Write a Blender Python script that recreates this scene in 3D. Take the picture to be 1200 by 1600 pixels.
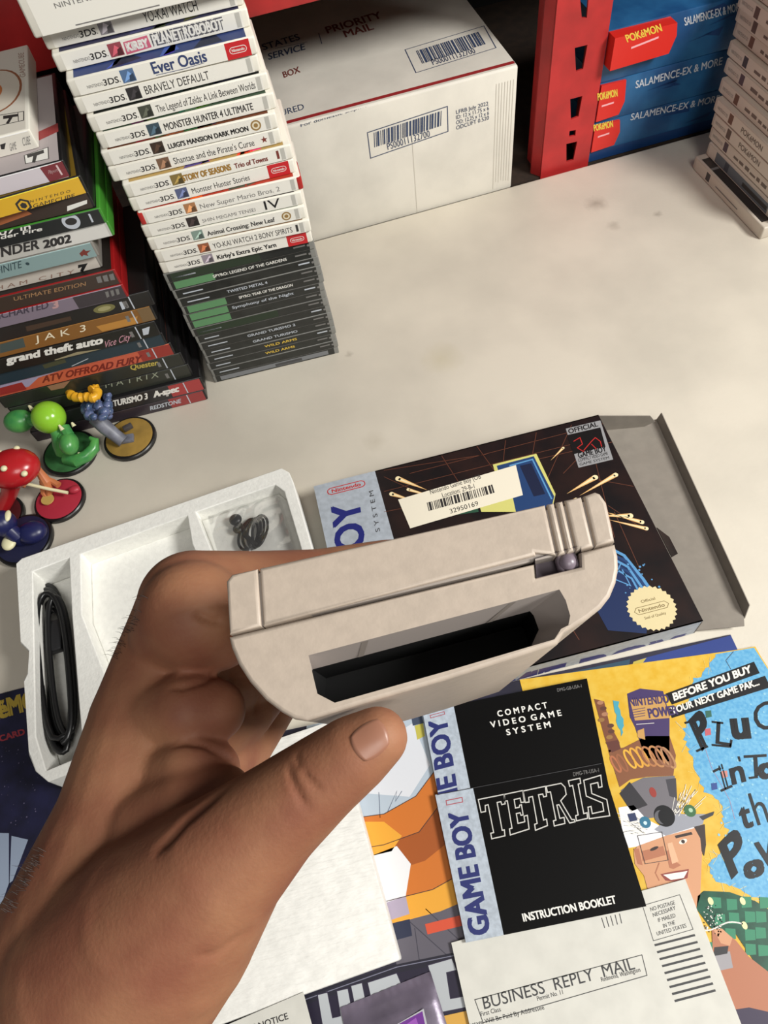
import bpy, bmesh, math, random
from mathutils import Vector, Matrix
from mathutils.geometry import tessellate_polygon
from mathutils.bvhtree import BVHTree
random.seed(7)
S = 0.001                      # everything below is written in millimetres
scn = bpy.context.scene
for o in list(bpy.data.objects): bpy.data.objects.remove(o)
COL = scn.collection

# ------------------------------------------------------------------ camera
F = 1120.0; CH = 588.0
_n = Vector((730-600, 1470-800, F)).normalized()
_Z = -_n; _f = Vector((0, 0, 1)); _Y = (_f - _Z*_f.dot(_Z)).normalized(); _X = _Y.cross(_Z)
def c2w(c): return Vector((_X.dot(c), _Y.dot(c), _Z.dot(c)))
EYE = Vector((0, 0, CH))
def ray(px, py): return c2w(Vector((px-600, py-800, F)))
def atz(px, py, z=0):
    d = ray(px, py); t = (z-CH)/d.z; return EYE + d*t
def C(px, py, d): return EYE + c2w(Vector(((px-600)/F*d, (py-800)/F*d, d)))
cd = bpy.data.cameras.new('camera'); cam = bpy.data.objects.new('camera', cd); COL.objects.link(cam)
cx, cy, cz = c2w(Vector((1,0,0))), c2w(Vector((0,-1,0))), c2w(Vector((0,0,-1)))
cam.matrix_world = Matrix(((cx.x,cy.x,cz.x,0),(cx.y,cy.y,cz.y,0),(cx.z,cy.z,cz.z,CH*S),(0,0,0,1)))
cd.sensor_fit = 'VERTICAL'; cd.sensor_height = 32; cd.lens = F/1600*32; cd.clip_start = 0.005
scn.camera = cam

# ------------------------------------------------------------------ light
def area(name, loc, target, size, power, col):
    l = bpy.data.lights.new(name, 'AREA'); l.shape = 'DISK'; l.size = size; l.energy = power; l.color = col
    o = bpy.data.objects.new(name, l); COL.objects.link(o); o.location = loc
    o.rotation_euler = (Vector(target)-Vector(loc)).to_track_quat('-Z', 'Y').to_euler(); return o
area('key_or_fill_lamp', (1.25, -0.2, 1.25), (0, 0.3, 0), 0.5, 36, (1.0, 0.985, 0.94))
area('key_or_fill_lamp', (0.3, -1.2, 2.0), (0, 0.4, 0), 0.9, 20, (1.0, 0.985, 0.94))  # added fill light, no known lamp; lifts the general brightness
w = bpy.data.worlds.new('room'); scn.world = w; w.use_nodes = True
w.node_tree.nodes['Background'].inputs[0].default_value = (1.0, 0.96, 0.92, 1)
w.node_tree.nodes['Background'].inputs[1].default_value = 0.12
scn.view_settings.view_transform = 'Standard'; scn.view_settings.look = 'None'
scn.view_settings.exposure = 0.0; scn.view_settings.gamma = 1.0; scn.view_settings.use_curve_mapping = False

# ------------------------------------------------------------------ materials
def lin(c):
    c /= 255.0; return c/12.92 if c <= 0.04045 else ((c+0.055)/1.055)**2.4
def rgb(r, g, b): return (lin(r), lin(g), lin(b), 1)
MATS = {}
def mat(name, col, rough=0.5, var=0.0, vscale=60, bump=0.0, bscale=300, metal=0.0, spec=0.5, sss=0, col2=None, alpha=1.0, trans=0.0, coat=0.0):
    if name in MATS: return MATS[name]
    m = bpy.data.materials.new(name); m.use_nodes = True; nt = m.node_tree; b = nt.nodes['Principled BSDF']
    b.inputs['Base Color'].default_value = rgb(*col); b.inputs['Roughness'].default_value = rough
    b.inputs['Metallic'].default_value = metal; b.inputs['Specular IOR Level'].default_value = spec
    b.inputs['Alpha'].default_value = alpha; b.inputs['Transmission Weight'].default_value = trans
    b.inputs['Coat Weight'].default_value = coat
    if sss:
        b.inputs['Subsurface Weight'].default_value = sss; b.inputs['Subsurface Scale'].default_value = 0.003
        b.inputs['Subsurface Radius'].default_value = (1.0, 0.35, 0.2)
    tc = nt.nodes.new('ShaderNodeTexCoord')
    if var > 0 or col2:
        nz = nt.nodes.new('ShaderNodeTexNoise'); nz.inputs['Scale'].default_value = vscale; nz.inputs['Detail'].default_value = 6
        rp = nt.nodes.new('ShaderNodeValToRGB'); nt.links.new(tc.outputs['Object'], nz.inputs['Vector'])
        nt.links.new(nz.outputs['Fac'], rp.inputs['Fac']); nt.links.new(rp.outputs['Color'], b.inputs['Base Color'])
        c2 = col2 or tuple(max(0, x*(1-var)) for x in col)
        rp.color_ramp.elements[0].position = 0.35; rp.color_ramp.elements[1].position = 0.65
        rp.color_ramp.elements[0].color = rgb(*c2); rp.color_ramp.elements[1].color = rgb(*col)
    if bump > 0:
        n2 = nt.nodes.new('ShaderNodeTexNoise'); n2.inputs['Scale'].default_value = bscale; n2.inputs['Detail'].default_value = 4
        bp = nt.nodes.new('ShaderNodeBump'); bp.inputs['Strength'].default_value = bump; bp.inputs['Distance'].default_value = 0.001
        nt.links.new(tc.outputs['Object'], n2.inputs['Vector']); nt.links.new(n2.outputs['Fac'], bp.inputs['Height'])
        nt.links.new(bp.outputs['Normal'], b.inputs['Normal'])
    MATS[name] = m; return m
_k = [0]
def ink(r, g, b, rough=0.5):
    n = 'print_%d_%d_%d' % (r, g, b); return mat(n, (r, g, b), rough)
BLACK = ink(18, 17, 18, .4); WHITE = ink(232, 230, 224); NAVY = ink(34, 42, 105); RED = ink(190, 38, 36); SILVER = ink(190, 196, 205)

# ------------------------------------------------------------------ mesh building
def root(name, label, cat, loc=(0, 0, 0), group=None):
    o = bpy.data.objects.new(name, None); o.empty_display_size = 0.02; COL.objects.link(o); o.location = Vector(loc)*S
    return tag(o, label, cat, group)
def tag(o, label=None, cat=None, group=None, kind=None):
    if label: o['label'] = label
    if cat: o['category'] = cat
    if group: o['group'] = group
    if kind: o['kind'] = kind
    return o
class MB:
    def __init__(s): s.v = []; s.f = []; s.m = []; s.mats = []
    def mi(s, m):
        if m not in s.mats: s.mats.append(m)
        return s.mats.index(m)
    def add(s, verts, faces, m):
        b = len(s.v); k = s.mi(m); s.v += [Vector(p) for p in verts]
        for f in faces: s.f.append([i+b for i in f]); s.m.append(k)
    def bm(s, bm, m):
        bm.verts.index_update(); s.add([v.co.copy() for v in bm.verts], [[v.index for v in f.verts] for f in bm.faces], m); bm.free()
    def box(s, O, A, B, N, m, bev=0, seg=2):
        O, A, B, N = map(Vector, (O, A, B, N)); bm = bmesh.new()
        vs = [bm.verts.new(O + A*i + B*j + N*k) for k in (0, 1) for j in (0, 1) for i in (0, 1)]
        for q in ((0,2,3,1),(4,5,7,6),(0,1,5,4),(2,6,7,3),(0,4,6,2),(1,3,7,5)): bm.faces.new([vs[i] for i in q])
        bmesh.ops.recalc_face_normals(bm, faces=bm.faces)
        if bev: bmesh.ops.bevel(bm, geom=bm.edges[:], offset=bev, segments=seg, profile=0.5, affect='EDGES')
        s.bm(bm, m); return s
    def ball(s, c, r, m, sc=(1, 1, 1), rot=None, seg=20):
        bm = bmesh.new(); bmesh.ops.create_uvsphere(bm, u_segments=seg, v_segments=seg//2+2, radius=1)
        M = Matrix.Diagonal((r*sc[0], r*sc[1], r*sc[2])).to_4x4()
        if rot is not None: M = rot.to_4x4() @ M
        bmesh.ops.transform(bm, matrix=Matrix.Translation(Vector(c)) @ M, verts=bm.verts); s.bm(bm, m); return s
    def lathe(s, c, prof, m, seg=40, ax=(0, 0, 1)):
        z = Vector(ax).normalized(); x = z.orthogonal().normalized(); y = z.cross(x); vs = []; fs = []
        for r, h in prof:
            for i in range(seg):
                a = 2*math.pi*i/seg; vs.append(Vector(c) + x*(r*math.cos(a)) + y*(r*math.sin(a)) + z*h)
        for k in range(len(prof)-1):
            for i in range(seg):
                j = (i+1) % seg; fs.append([k*seg+i, k*seg+j, (k+1)*seg+j, (k+1)*seg+i])
        fs.append(list(range(seg))[::-1]); fs.append([(len(prof)-1)*seg+i for i in range(seg)])
        s.add(vs, fs, m); return s
    def tube(s, pts, r, m, seg=8, closed=False):
        pts = [Vector(p) for p in pts]; n = len(pts); rr = r if isinstance(r, (list, tuple)) else [r]*n
        vs = []; fs = []; ref = None
        for i, p in enumerate(pts):
            a = pts[(i-1) % n] if (closed or i > 0) else p; b = pts[(i+1) % n] if (closed or i < n-1) else p
            t = (b-a).normalized()
            if ref is None: ref = t.orthogonal().normalized()
            ref = (ref - t*ref.dot(t)).normalized(); q = t.cross(ref)
            for k in range(seg):
                an = 2*math.pi*k/seg; vs.append(p + (ref*math.cos(an) + q*math.sin(an))*rr[i])
        for i in range(n if closed else n-1):
            for k in range(seg):
                j = (k+1) % seg; i2 = (i+1) % n; fs.append([i*seg+k, i*seg+j, i2*seg+j, i2*seg+k])
        if not closed: fs.append(list(range(seg))[::-1]); fs.append([(n-1)*seg+k for k in range(seg)])
        s.add(vs, fs, m); return s
    def build(s, name, parent=None, smooth=35, loc=None):
        me = bpy.data.meshes.new(name)
        off = Vector(loc) if loc is not None else (parent.location/S if parent else Vector((0, 0, 0)))
        if parent and parent.parent: off = parent.location/S + parent.parent.location/S
        me.from_pydata([(p-off)*S for p in s.v], [], s.f)
        for m in s.mats: me.materials.append(m)
        me.polygons.foreach_set('material_index', s.m)
        if smooth:
            me.polygons.foreach_set('use_smooth', [True]*len(me.polygons)); me.set_sharp_from_angle(angle=math.radians(smooth))
        me.update(); o = bpy.data.objects.new(name, me); COL.objects.link(o)
        if parent: o.parent = parent
        elif loc is not None: o.location = off*S
        return o

# flat text, tessellated once per string
_tc = {}
def text_tris(s, bold=0.0, shear=0.0):
    k = (s, bold, shear)
    if k in _tc: return _tc[k]
    cu = bpy.data.curves.new('t', 'FONT'); cu.body = s; cu.offset = bold; cu.shear = shear; cu.resolution_u = 3; cu.fill_mode = 'FRONT' if hasattr(cu, 'fill_mode') else cu.fill_mode
    ob = bpy.data.objects.new('t', cu); COL.objects.link(ob)
    dg = bpy.context.evaluated_depsgraph_get(); me = bpy.data.meshes.new_from_object(ob.evaluated_get(dg))
    v = [(p.co.x, p.co.y) for p in me.vertices]; f = [list(p.vertices) for p in me.polygons]
    bpy.data.objects.remove(ob); bpy.data.curves.remove(cu); bpy.data.meshes.remove(me)
    if not v: v = [(0, 0)]
    _tc[k] = (v, f, min(a for a, b in v), max(a for a, b in v)); return _tc[k]
CAP = 0.69

class Pl:                                   # a plane in the place: origin, two axes; also turns a picture point into plane coordinates
    def __init__(s, O, U, V):
        s.O = Vector(O); s.U = Vector(U).normalized(); V = Vector(V); s.V = (V - s.U*V.dot(s.U)).normalized(); s.N = s.U.cross(s.V)
    def at(s, u, v, n=0): return s.O + s.U*u + s.V*v + s.N*n
    def px(s, x, y):
        d = ray(x, y); t = s.N.dot(s.O-EYE)/s.N.dot(d); p = EYE + d*t - s.O; return (p.dot(s.U), p.dot(s.V))
def clip_faces(v, f, C_):
    nv = []; nf = []; n = len(C_); ar = sum(C_[i][0]*C_[(i+1)%n][1]-C_[(i+1)%n][0]*C_[i][1] for i in range(n)); C_ = C_ if ar > 0 else C_[::-1]
    for q in f:
        P = [v[i] for i in q]
        for i in range(n):
            a, b = C_[i], C_[(i+1) % n]; sd = lambda p: (b[0]-a[0])*(p[1]-a[1])-(b[1]-a[1])*(p[0]-a[0])
            if all(sd(p) >= 0 for p in P): continue
            Q = []
            for k in range(len(P)):
                p, r = P[k], P[(k+1) % len(P)]; d, e_ = sd(p), sd(r)
                if d >= 0: Q.append(p)
                if (d >= 0) != (e_ >= 0): t = d/(d-e_); Q.append((p[0]+(r[0]-p[0])*t, p[1]+(r[1]-p[1])*t))
            P = Q
            if len(P) < 3: break
        if len(P) >= 3: nf.append(list(range(len(nv), len(nv)+len(P)))); nv += [(p[0], p[1]) for p in P]
    return nv, nf
class Ink:                                  # printing on a plane, kept as one mesh
    def __init__(s, pl, lift=0.10, step=0.05, clip=None): s.pl = pl; s.t = []; s.lift = lift; s.step = step; s.clip = clip
    def _put(s, m, v, f, layer): s.t.append((m, v, f, layer))
    def poly(s, m, pts, layer=0, holes=()):
        loops = [list(pts)] + [list(h) for h in holes]; allp = [p for l in loops for p in l]
        tr = tessellate_polygon([[Vector((p[0], p[1], 0)) for p in l] for l in loops]); s._put(m, allp, [list(t) for t in tr], layer)
    def rect(s, m, u0, v0, u1, v1, layer=0): s._put(m, [(u0,v0),(u1,v0),(u1,v1),(u0,v1)], [[0,1,2,3]], layer)
    def disc(s, m, c, r, layer=0, ry=None, n=28, rot=0):
        ry = ry or r; ca, sa = math.cos(rot), math.sin(rot); P = []
        for i in range(n):
            a = 2*math.pi*i/n; x, y = r*math.cos(a), ry*math.sin(a); P.append((c[0]+x*ca-y*sa, c[1]+x*sa+y*ca))
        s._put(m, P, [list(range(n))], layer)
    def line(s, m, pts, wd, layer=0, closed=False):
        P = [Vector(p) for p in pts]; P = [p for i, p in enumerate(P) if i == 0 or (p-P[i-1]).length > 1e-5]
        n = len(P); vs = []
        if n < 2: return
        for i in range(n):
            a = P[i-1] if (closed or i) else None; b = P[(i+1) % n] if (closed or i < n-1) else None
            d1 = (P[i]-a).normalized() if a is not None else None; d2 = (b-P[i]).normalized() if b is not None else None
            d1 = d1 if d1 is not None else d2; d2 = d2 if d2 is not None else d1
            q1 = Vector((-d1.y, d1.x)); q2 = Vector((-d2.y, d2.x)); q = q1+q2; q = q1 if q.length < .2 else q.normalized(); k = wd/2/max(.45, q.dot(q1))
            vs += [tuple(P[i]+q*k), tuple(P[i]-q*k)]
        s._put(m, vs, [[2*i, 2*i+1, 2*((i+1) % n)+1, 2*((i+1) % n)] for i in range(n if closed else n-1)], layer)
    def text(s, m, st, p0, p1, h, layer=2, bold=0.0, shear=0.0):       # h: vector of the cap height
        v, f, x0, x1 = text_tris(st, 0.0, shear); p0, p1 = Vector(p0), Vector(p1); d = p1-p0
        if isinstance(h, (int, float)): h = Vector((-d.y, d.x)).normalized()*h
        h = Vector(h); w = max(x1-x0, 1e-6)
        e = d.normalized(); k = bold*h.length/CAP; g = h.normalized()
        for i, (a, b) in enumerate(((-1, -1), (1, 1), (1, -1), (-1, 1)) if bold else ((0, 0),)):   # strokes are thickened by stepping the outline
            s._put(m, [tuple(p0 + e*(k*(1+a)) + g*(k*b*.7) + (d-e*2*k)*((x-x0)/w) + h*(y/CAP)) for x, y in v], f, layer+.2*i)
    def tpx(s, m, st, bl, br, tl, layer=2, bold=0.0, shear=0.0):
        a, b, c = (Vector(s.pl.px(*q)) for q in (bl, br, tl)); s.text(m, st, a, b, c-a, layer, bold, shear)
    def ppx(s, m, pts, layer=0, holes=()): s.poly(m, [s.pl.px(*p) for p in pts], layer, [[s.pl.px(*p) for p in h] for h in holes])
    def lpx(s, m, pts, wd, layer=0, closed=False): s.line(m, [s.pl.px(*p) for p in pts], wd, layer, closed)
    def barcode(s, m, O, U, V, n=34, seed=1, layer=3):
        r = random.Random(seed); O, U, V = Vector(O), Vector(U), Vector(V); t = 0
        L = [(r.choice((1,1,2,3)), r.choice((1,1,2))) for _ in range(n)]; tot = sum(a+b for a, b in L)
        for a, b in L:
            p = O+U*(t/tot); q = O+U*((t+a)/tot); s._put(m, [tuple(p), tuple(q), tuple(q+V), tuple(p+V)], [[0,1,2,3]], layer); t += a+b
    def into(s, mb):
        for m, v, f, l in s.t:
            if s.clip: v, f = clip_faces(v, f, s.clip)
            fs = []
            for q in f:
                p = [v[i] for i in q]; ar = sum(p[i][0]*p[(i+1)%len(p)][1]-p[(i+1)%len(p)][0]*p[i][1] for i in range(len(p)))
                fs.append(q if ar > 0 else q[::-1])
            mb.add([s.pl.at(a, b, s.lift+s.step*l) for a, b in v], fs, m)
        return mb
    def build(s, name, parent=None): return s.into(MB()).build(name, parent, smooth=0)
def prism(mb, pl, pts, t, m, holes=(), z0=0.0):                # thick outline standing on a plane
    loops = [list(pts)]+[list(h) for h in holes]; allp = [p for l in loops for p in l]; n = len(allp)
    tr = tessellate_polygon([[Vector((p[0], p[1], 0)) for p in l] for l in loops])
    vs = [pl.at(a, b, z0) for a, b in allp] + [pl.at(a, b, z0+t) for a, b in allp]; fs = []
    for q in tr:
        p = [allp[i] for i in q]; ar = (p[1][0]-p[0][0])*(p[2][1]-p[0][1])-(p[2][0]-p[0][0])*(p[1][1]-p[0][1])
        q = list(q) if ar > 0 else list(q)[::-1]
        fs.append([i+n for i in q]); fs.append(q[::-1])
    b = 0
    for k, l in enumerate(loops):
        ar = sum(l[i][0]*l[(i+1)%len(l)][1]-l[(i+1)%len(l)][0]*l[i][1] for i in range(len(l))); ccw = (ar > 0) == (k == 0)
        for i in range(len(l)):
            j = (i+1) % len(l); q = [b+i, b+j, b+j+n, b+i+n]; fs.append(q if ccw else q[::-1])
        b += len(l)
    mb.add(vs, fs, m); return mb
def rough_line(pts, step, amp, rnd):
    out = []
    for i in range(len(pts)-1):
        a, b = Vector(pts[i]), Vector(pts[i+1]); n = max(1, int((b-a).length/step))
        for k in range(n):
            p = a+(b-a)*(k/n); out.append((p.x+rnd.uniform(-amp, amp), p.y+rnd.uniform(-amp, amp)))
    out.append(pts[-1]); return out
def dirv(deg): a = math.radians(deg); return Vector((math.cos(a), math.sin(a), 0))
UPZ = Vector((0, 0, 1)); TOP = Pl((0, 0, 0), (1, 0, 0), (0, 1, 0))

# ------------------------------------------------------------------ setting
m_floor = mat('dark_floor', (60, 55, 50), .8, .3, 4)
MB().box((-2500,-2500,-760), (5000,0,0), (0,5000,0), (0,0,20), m_floor).build('floor')['kind'] = 'structure'
MB().box((-2500,1900,-740), (5000,0,0), (0,40,0), (0,0,3000), mat('dark_wall', (38, 32, 30), .9, .2, 3)).build('wall_back')['kind'] = 'structure'

EA = 6.9; E0 = atz(836, 280, 0); EU = dirv(EA); EN = dirv(EA+90)          # the table's far edge
# ---- table
m_table = mat('table_top', (214, 206, 191), .5, 0.07, 9, .12, 260)
nt = m_table.node_tree
def stain(nt, where, rad, col, amount):
    b = nt.nodes['Principled BSDF']; src = b.inputs['Base Color'].links[0].from_socket
    g = nt.nodes.new('ShaderNodeNewGeometry'); d = nt.nodes.new('ShaderNodeVectorMath'); d.operation = 'DISTANCE'
    nz = nt.nodes.new('ShaderNodeTexNoise'); nz.inputs['Scale'].default_value = 90; ad = nt.nodes.new('ShaderNodeVectorMath'); ad.operation = 'MULTIPLY_ADD'
    ad.inputs[1].default_value = (0.012,)*3; nt.links.new(g.outputs['Position'], nz.inputs['Vector'])
    nt.links.new(nz.outputs['Color'], ad.inputs[0]); nt.links.new(g.outputs['Position'], ad.inputs[2])
    nt.links.new(ad.outputs[0], d.inputs[0]); d.inputs[1].default_value = tuple((where*S)+Vector((.006,.006,.006)))
    mr = nt.nodes.new('ShaderNodeMapRange'); mr.inputs[1].default_value = 0; mr.inputs[2].default_value = rad*S; mr.inputs[3].default_value = amount; mr.inputs[4].default_value = 0
    mx = nt.nodes.new('ShaderNodeMixRGB'); mx.inputs[2].default_value = rgb(*col); nt.links.new(d.outputs['Value'], mr.inputs[0]); nt.links.new(mr.outputs[0], mx.inputs[0])
    nt.links.new(src, mx.inputs[1]); nt.links.new(mx.outputs[0], b.inputs['Base Color'])
stain(nt, atz(932, 318), 16, (120, 112, 98), .55); stain(nt, atz(958, 352), 10, (130, 120, 105), .4); stain(nt, atz(1028, 335), 7, (120, 112, 98), .5)
stain(nt, atz(690, 560), 26, (190, 180, 150), .5); stain(nt, atz(545, 552), 6, (120, 110, 95), .4); stain(nt, atz(585, 690), 14, (170, 160, 140), .35)
tb = root('table', 'off-white table top that carries all the game cases and the opened console carton', 'table', (0, 300, -740))
t = MB(); t.box(E0 - EU*1250 - EN*900 + UPZ*-42, EU*2200, EN*900, UPZ*42, m_table, 4, 3); t.build('table_top', tb)
for a, b in ((-1180, -60), (880, -60), (-1180, -840), (880, -840)):
    p = E0 + EU*a + EN*b; MB().tube([p+UPZ*-42, p+UPZ*-740], 17, mat('leg_grey', (120,120,120), .4), 14).build('leg', tb)

# ---- storage rack behind the table
m_rack = mat('rack_red', (186, 44, 44), .45, .12, 30, .1, 200); m_wood = mat('chipboard', (96, 66, 40), .8, .25, 80)
rk = root('storage_rack', 'red steel storage rack with punched upright standing behind the table', 'rack', tuple(E0 + UPZ*-740 + EN*40))
RP = Pl(E0 + EN*6, EU, UPZ)                                         # plane of the rack's front
u0 = RP.px(850, 250)[0]; u1 = RP.px(915, 262)[0]
holes = []
for q in (((904,-30),(922,-32),(917,28),(909,28)), ((898,75),(918,70),(911,108),(900,112)), ((891,155),(910,150),(904,182),(892,187)), ((890,205),(900,203),(899,212),(889,214)), ((885,225),(902,221),(896,250),(885,253))):
    holes.append([RP.px(*p) for p in q])
zz = holes[0][0][1]
for k in range(4):
    zz += 62; cc = (u0+u1)/2 + 6; holes.append([(cc-7, zz+40), (cc+9, zz+40), (cc+4, zz), (cc-3, zz)])
post = MB(); prism(post, RP, [(u0, -740), (u1, -740), (u1, 620), (u0, 620)], -2.5, m_rack, holes)
post.box(RP.at(u0, -740), EU*-2.5, EN*45, UPZ*1360, m_rack)
post.box(RP.at(u0, -740), (EU*-10 + EN*14), EN*2.5, UPZ*1360, m_rack, 0)
post.box(RP.at(u1, -740), EU*2.5, EN*45, UPZ*1360, m_rack)
post.build('upright', rk)
zb = RP.px(414, 25)[1]
MB().box(RP.at(-900, zb, -2), EU*(900+u0-6), EN*32, UPZ*82, m_rack, 2).build('beam', rk)
MB().box(RP.at(-900, zb+30, -40), EU*2000, EN*420, UPZ*14, m_wood).build('shelf_board', rk)
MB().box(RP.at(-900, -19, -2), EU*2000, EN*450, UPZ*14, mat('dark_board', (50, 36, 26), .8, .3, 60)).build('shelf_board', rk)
MB().box(RP.at(-900, -19, -455), EU*2000, EN*5, UPZ*600, mat('shade_panel', (10, 8, 8), .95)).build('shade_panel', rk)  # added panel; the darkness inside the rack is put into its near-black colour

# ---- postal carton on the rack's shelf
m_carton = mat('white_carton', (222, 217, 206), .65, .06, 18, .15, 120)
BX0 = atz(800, 290, 0) + EN*1.5; BW, BH, BD = 308, 152, 300; BZ = -4.5
bx = root('shipping_carton', 'white postal carton with a red stripe and two barcodes, behind the tall stack', 'box', tuple(BX0 + EU*(-BW/2) + EN*BD/2 + UPZ*BZ))
BO = BX0 - EU*BW + UPZ*BZ
body = MB().box(BO, EU*BW, EN*BD, UPZ*BH, m_carton, 3.0, 3)
FP = Pl(BO, EU, UPZ); TP = Pl(BO + UPZ*BH, EU, EN)
i1 = Ink(FP, .25, .05, [(1, 1), (BW-1, 1), (BW-1, BH-1), (1, BH-1)]); BLUE = ink(52, 66, 96, .6); DRED = ink(150, 36, 38, .6); BRN = ink(120, 52, 44, .6)
def frame_px(ik, m, pts, wd): ik.lpx(m, pts, wd, 1, True)
frame_px(i1, BLUE, [(574,207),(699,166),(700,205),(579,247)], 1.0)
i1.barcode(BLUE, FP.px(585,230), Vector(FP.px(690,196))-Vector(FP.px(585,230)), Vector(FP.px(584,207))-Vector(FP.px(585,230)), 30, 3)
i1.tpx(BLUE, 'PS00011132700', (606,234), (672,213), (604,224), 3)
for k, s_ in enumerate(('LFRB July 2022', 'ID: 12 x 11.75 x 6', 'OD: 12.25 x 12 x 6', 'ODCUFT 0.520')):
    i1.tpx(BLUE, s_, (713,178+8.2*k), (764 if k else 763, 164+7.4*k), (712.5,172+8.2*k), 3)
i1.tpx(BLUE, 'For domestic shipments, the maximum weight is 70 lbs.', (470,198), (745,114), (469.5,193), 3)
r_ = random.Random(5); SMG = mat('carton_line', (196, 190, 178), .7)
for k in range(7): 
    u = BW - 5 - k*3.4; i1.rect(SMG, u-.5, 6+r_.uniform(0,10), u+.3, BH-14, 0)  # upright ridges near the right end, drawn flat as darker strips
i1.rect(SMG, 180, 2, 180.8, 120, 0)
i1.into(body); body.build('body', bx)
i2 = Ink(TP, .25, .05, [(2, 2), (BW-2, 2), (BW-2, BD-2), (2, BD-2)])
v1 = 5.0; i2.rect(DRED, 2, v1, BW-2, v1+5.6, 1)
frame_px(i2, BLUE, [(633,78),(756,41),(775,75),(650,114)], 1.1)
i2.barcode(BLUE, TP.px(660,100), Vector(TP.px(760,69))-Vector(TP.px(660,100)), Vector(TP.px(650,80))-Vector(TP.px(660,100)), 30, 4)
i2.tpx(BLUE, 'PS00011132700', (677,102), (744,83), (673,94), 3)
i2.tpx(BRN, 'MAIL', (540,59), (585,46), (535,49), 3, .015); i2.tpx(BRN, 'PRIORITY', (512,53), (598,28), (507,43), 3, .015)
i2.tpx(BLUE, 'SERVICE', (420,94), (480,77), (416,85), 3, .01, .25); i2.tpx(BLUE, 'STATES', (412,79), (470,62), (408,70), 3, .01)
i2.lpx(BLUE, [(498,52),(503,69)], 1.0, 2); i2.tpx(BRN, 'BOX', (444,122), (470,113), (441,113), 3, .01); i2.tpx(BLUE, 'INSURED', (418,188), (476,171), (416,179), 3)
i2.lpx(BLUE, [(430,76),(480,66)], .8, 2)
fl = MB().box(BO + UPZ*(BH-.6) + EN*2 + EU*2, EU*(BW-4), EN*(BD-4), UPZ*.7, m_carton); i2.into(fl); fl.build('top_flap', bx)

# ---- blue card boxes behind the upright
m_bl = mat('blue_box', (26, 70, 116), .35, 0, 25, 0, 0, col2=(40, 96, 142)); m_bd = mat('blue_box_dark', (24, 58, 106), .4)
m_rt = mat('red_tab', (208, 42, 34), .35); YEL = ink(226, 190, 70); LIL = ink(235, 170, 175)
DP = Pl(E0 + EN*9, EU, UPZ)
a0 = DP.px(918, 235); zb0 = -4.5
tops = [DP.px(938, 226)[1], DP.px(955, 172)[1], DP.px(960, 118)[1], DP.px(965, 20)[1]]
tray_h = max(8, tops[0]-zb0)
words = [((985,188),(1125,158),(984,178)), ((993,138),(1130,100),(991,127)), ((1070,40),(1160,15),(1067,28))]
emb = [((928,205),(958,198),(927,195)), ((934,157),(965,150),(933,146)), ((980,66),(1035,48),(976,55))]
lab = ['blue card box with a red corner label, lowest of three behind the red upright', 'blue card box with a red corner label, middle of three behind the red upright', 'blue card box with a bulging red corner tab, topmost behind the red upright']
hs = [52, 49, 58]; zc = zb0
for k in range(3):
    u_l = u1 + 4
    rt = root('card_box', lab[k], 'box', tuple(DP.at(u_l+150, zc, -60)), 'blue card boxes on the rack shelf')
    b = MB(); b.box(DP.at(u_l, zc), EU*330, EN*120, UPZ*hs[k], m_bl, 1.5)
    ik = Ink(DP, .15); 
    if k == 0: ik.rect(m_bd, u_l+2, zc+1, u_l+328, zc+14, 0)
    rr = random.Random(k)
    for q in range(9):
        a = u_l+rr.uniform(40, 230); c = zc+rr.uniform(16, hs[k]-8)
        ik.poly(m_bd, [(a, c), (a+rr.uniform(20,50), c+rr.uniform(-6,6)), (a+rr.uniform(10,40), c+rr.uniform(3,7))], 1)
    ik.tpx(SILVER, 'SALAMENCE-EX & MORE', *words[k], 3, .01, .3)
    ik.into(b); b.build('carton', rt)
    e = MB(); tl = DP.px(*emb[k][0]); er = DP.px(*emb[k][1]); u2 = er[0]+6
    dep = 3 if k < 2 else 16
    z1 = (zc+16, zc+4, zc+22)[k]
    pts = [(u_l+.5, z1), (u2-2, z1+2), (u2+3, z1+hs[k]*.35), (u2, zc+hs[k]-2), (u_l+.5, zc+hs[k]-1)]
    prism(e, DP, pts, dep, m_rt, z0=.3); ik = Ink(Pl(DP.at(0, 0, dep+.3), EU, UPZ), .12)
    ik.tpx(YEL, 'POKéMON', *emb[k], 2, .02)
    q = emb[k]; ik.lpx(LIL, [(q[0][0]+6, q[0][1]+9), (q[1][0]-6, q[1][1]+10)], 2.2, 2)
    ik.into(e); e.build('corner_tab', rt); zc += hs[k] + .1

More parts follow.
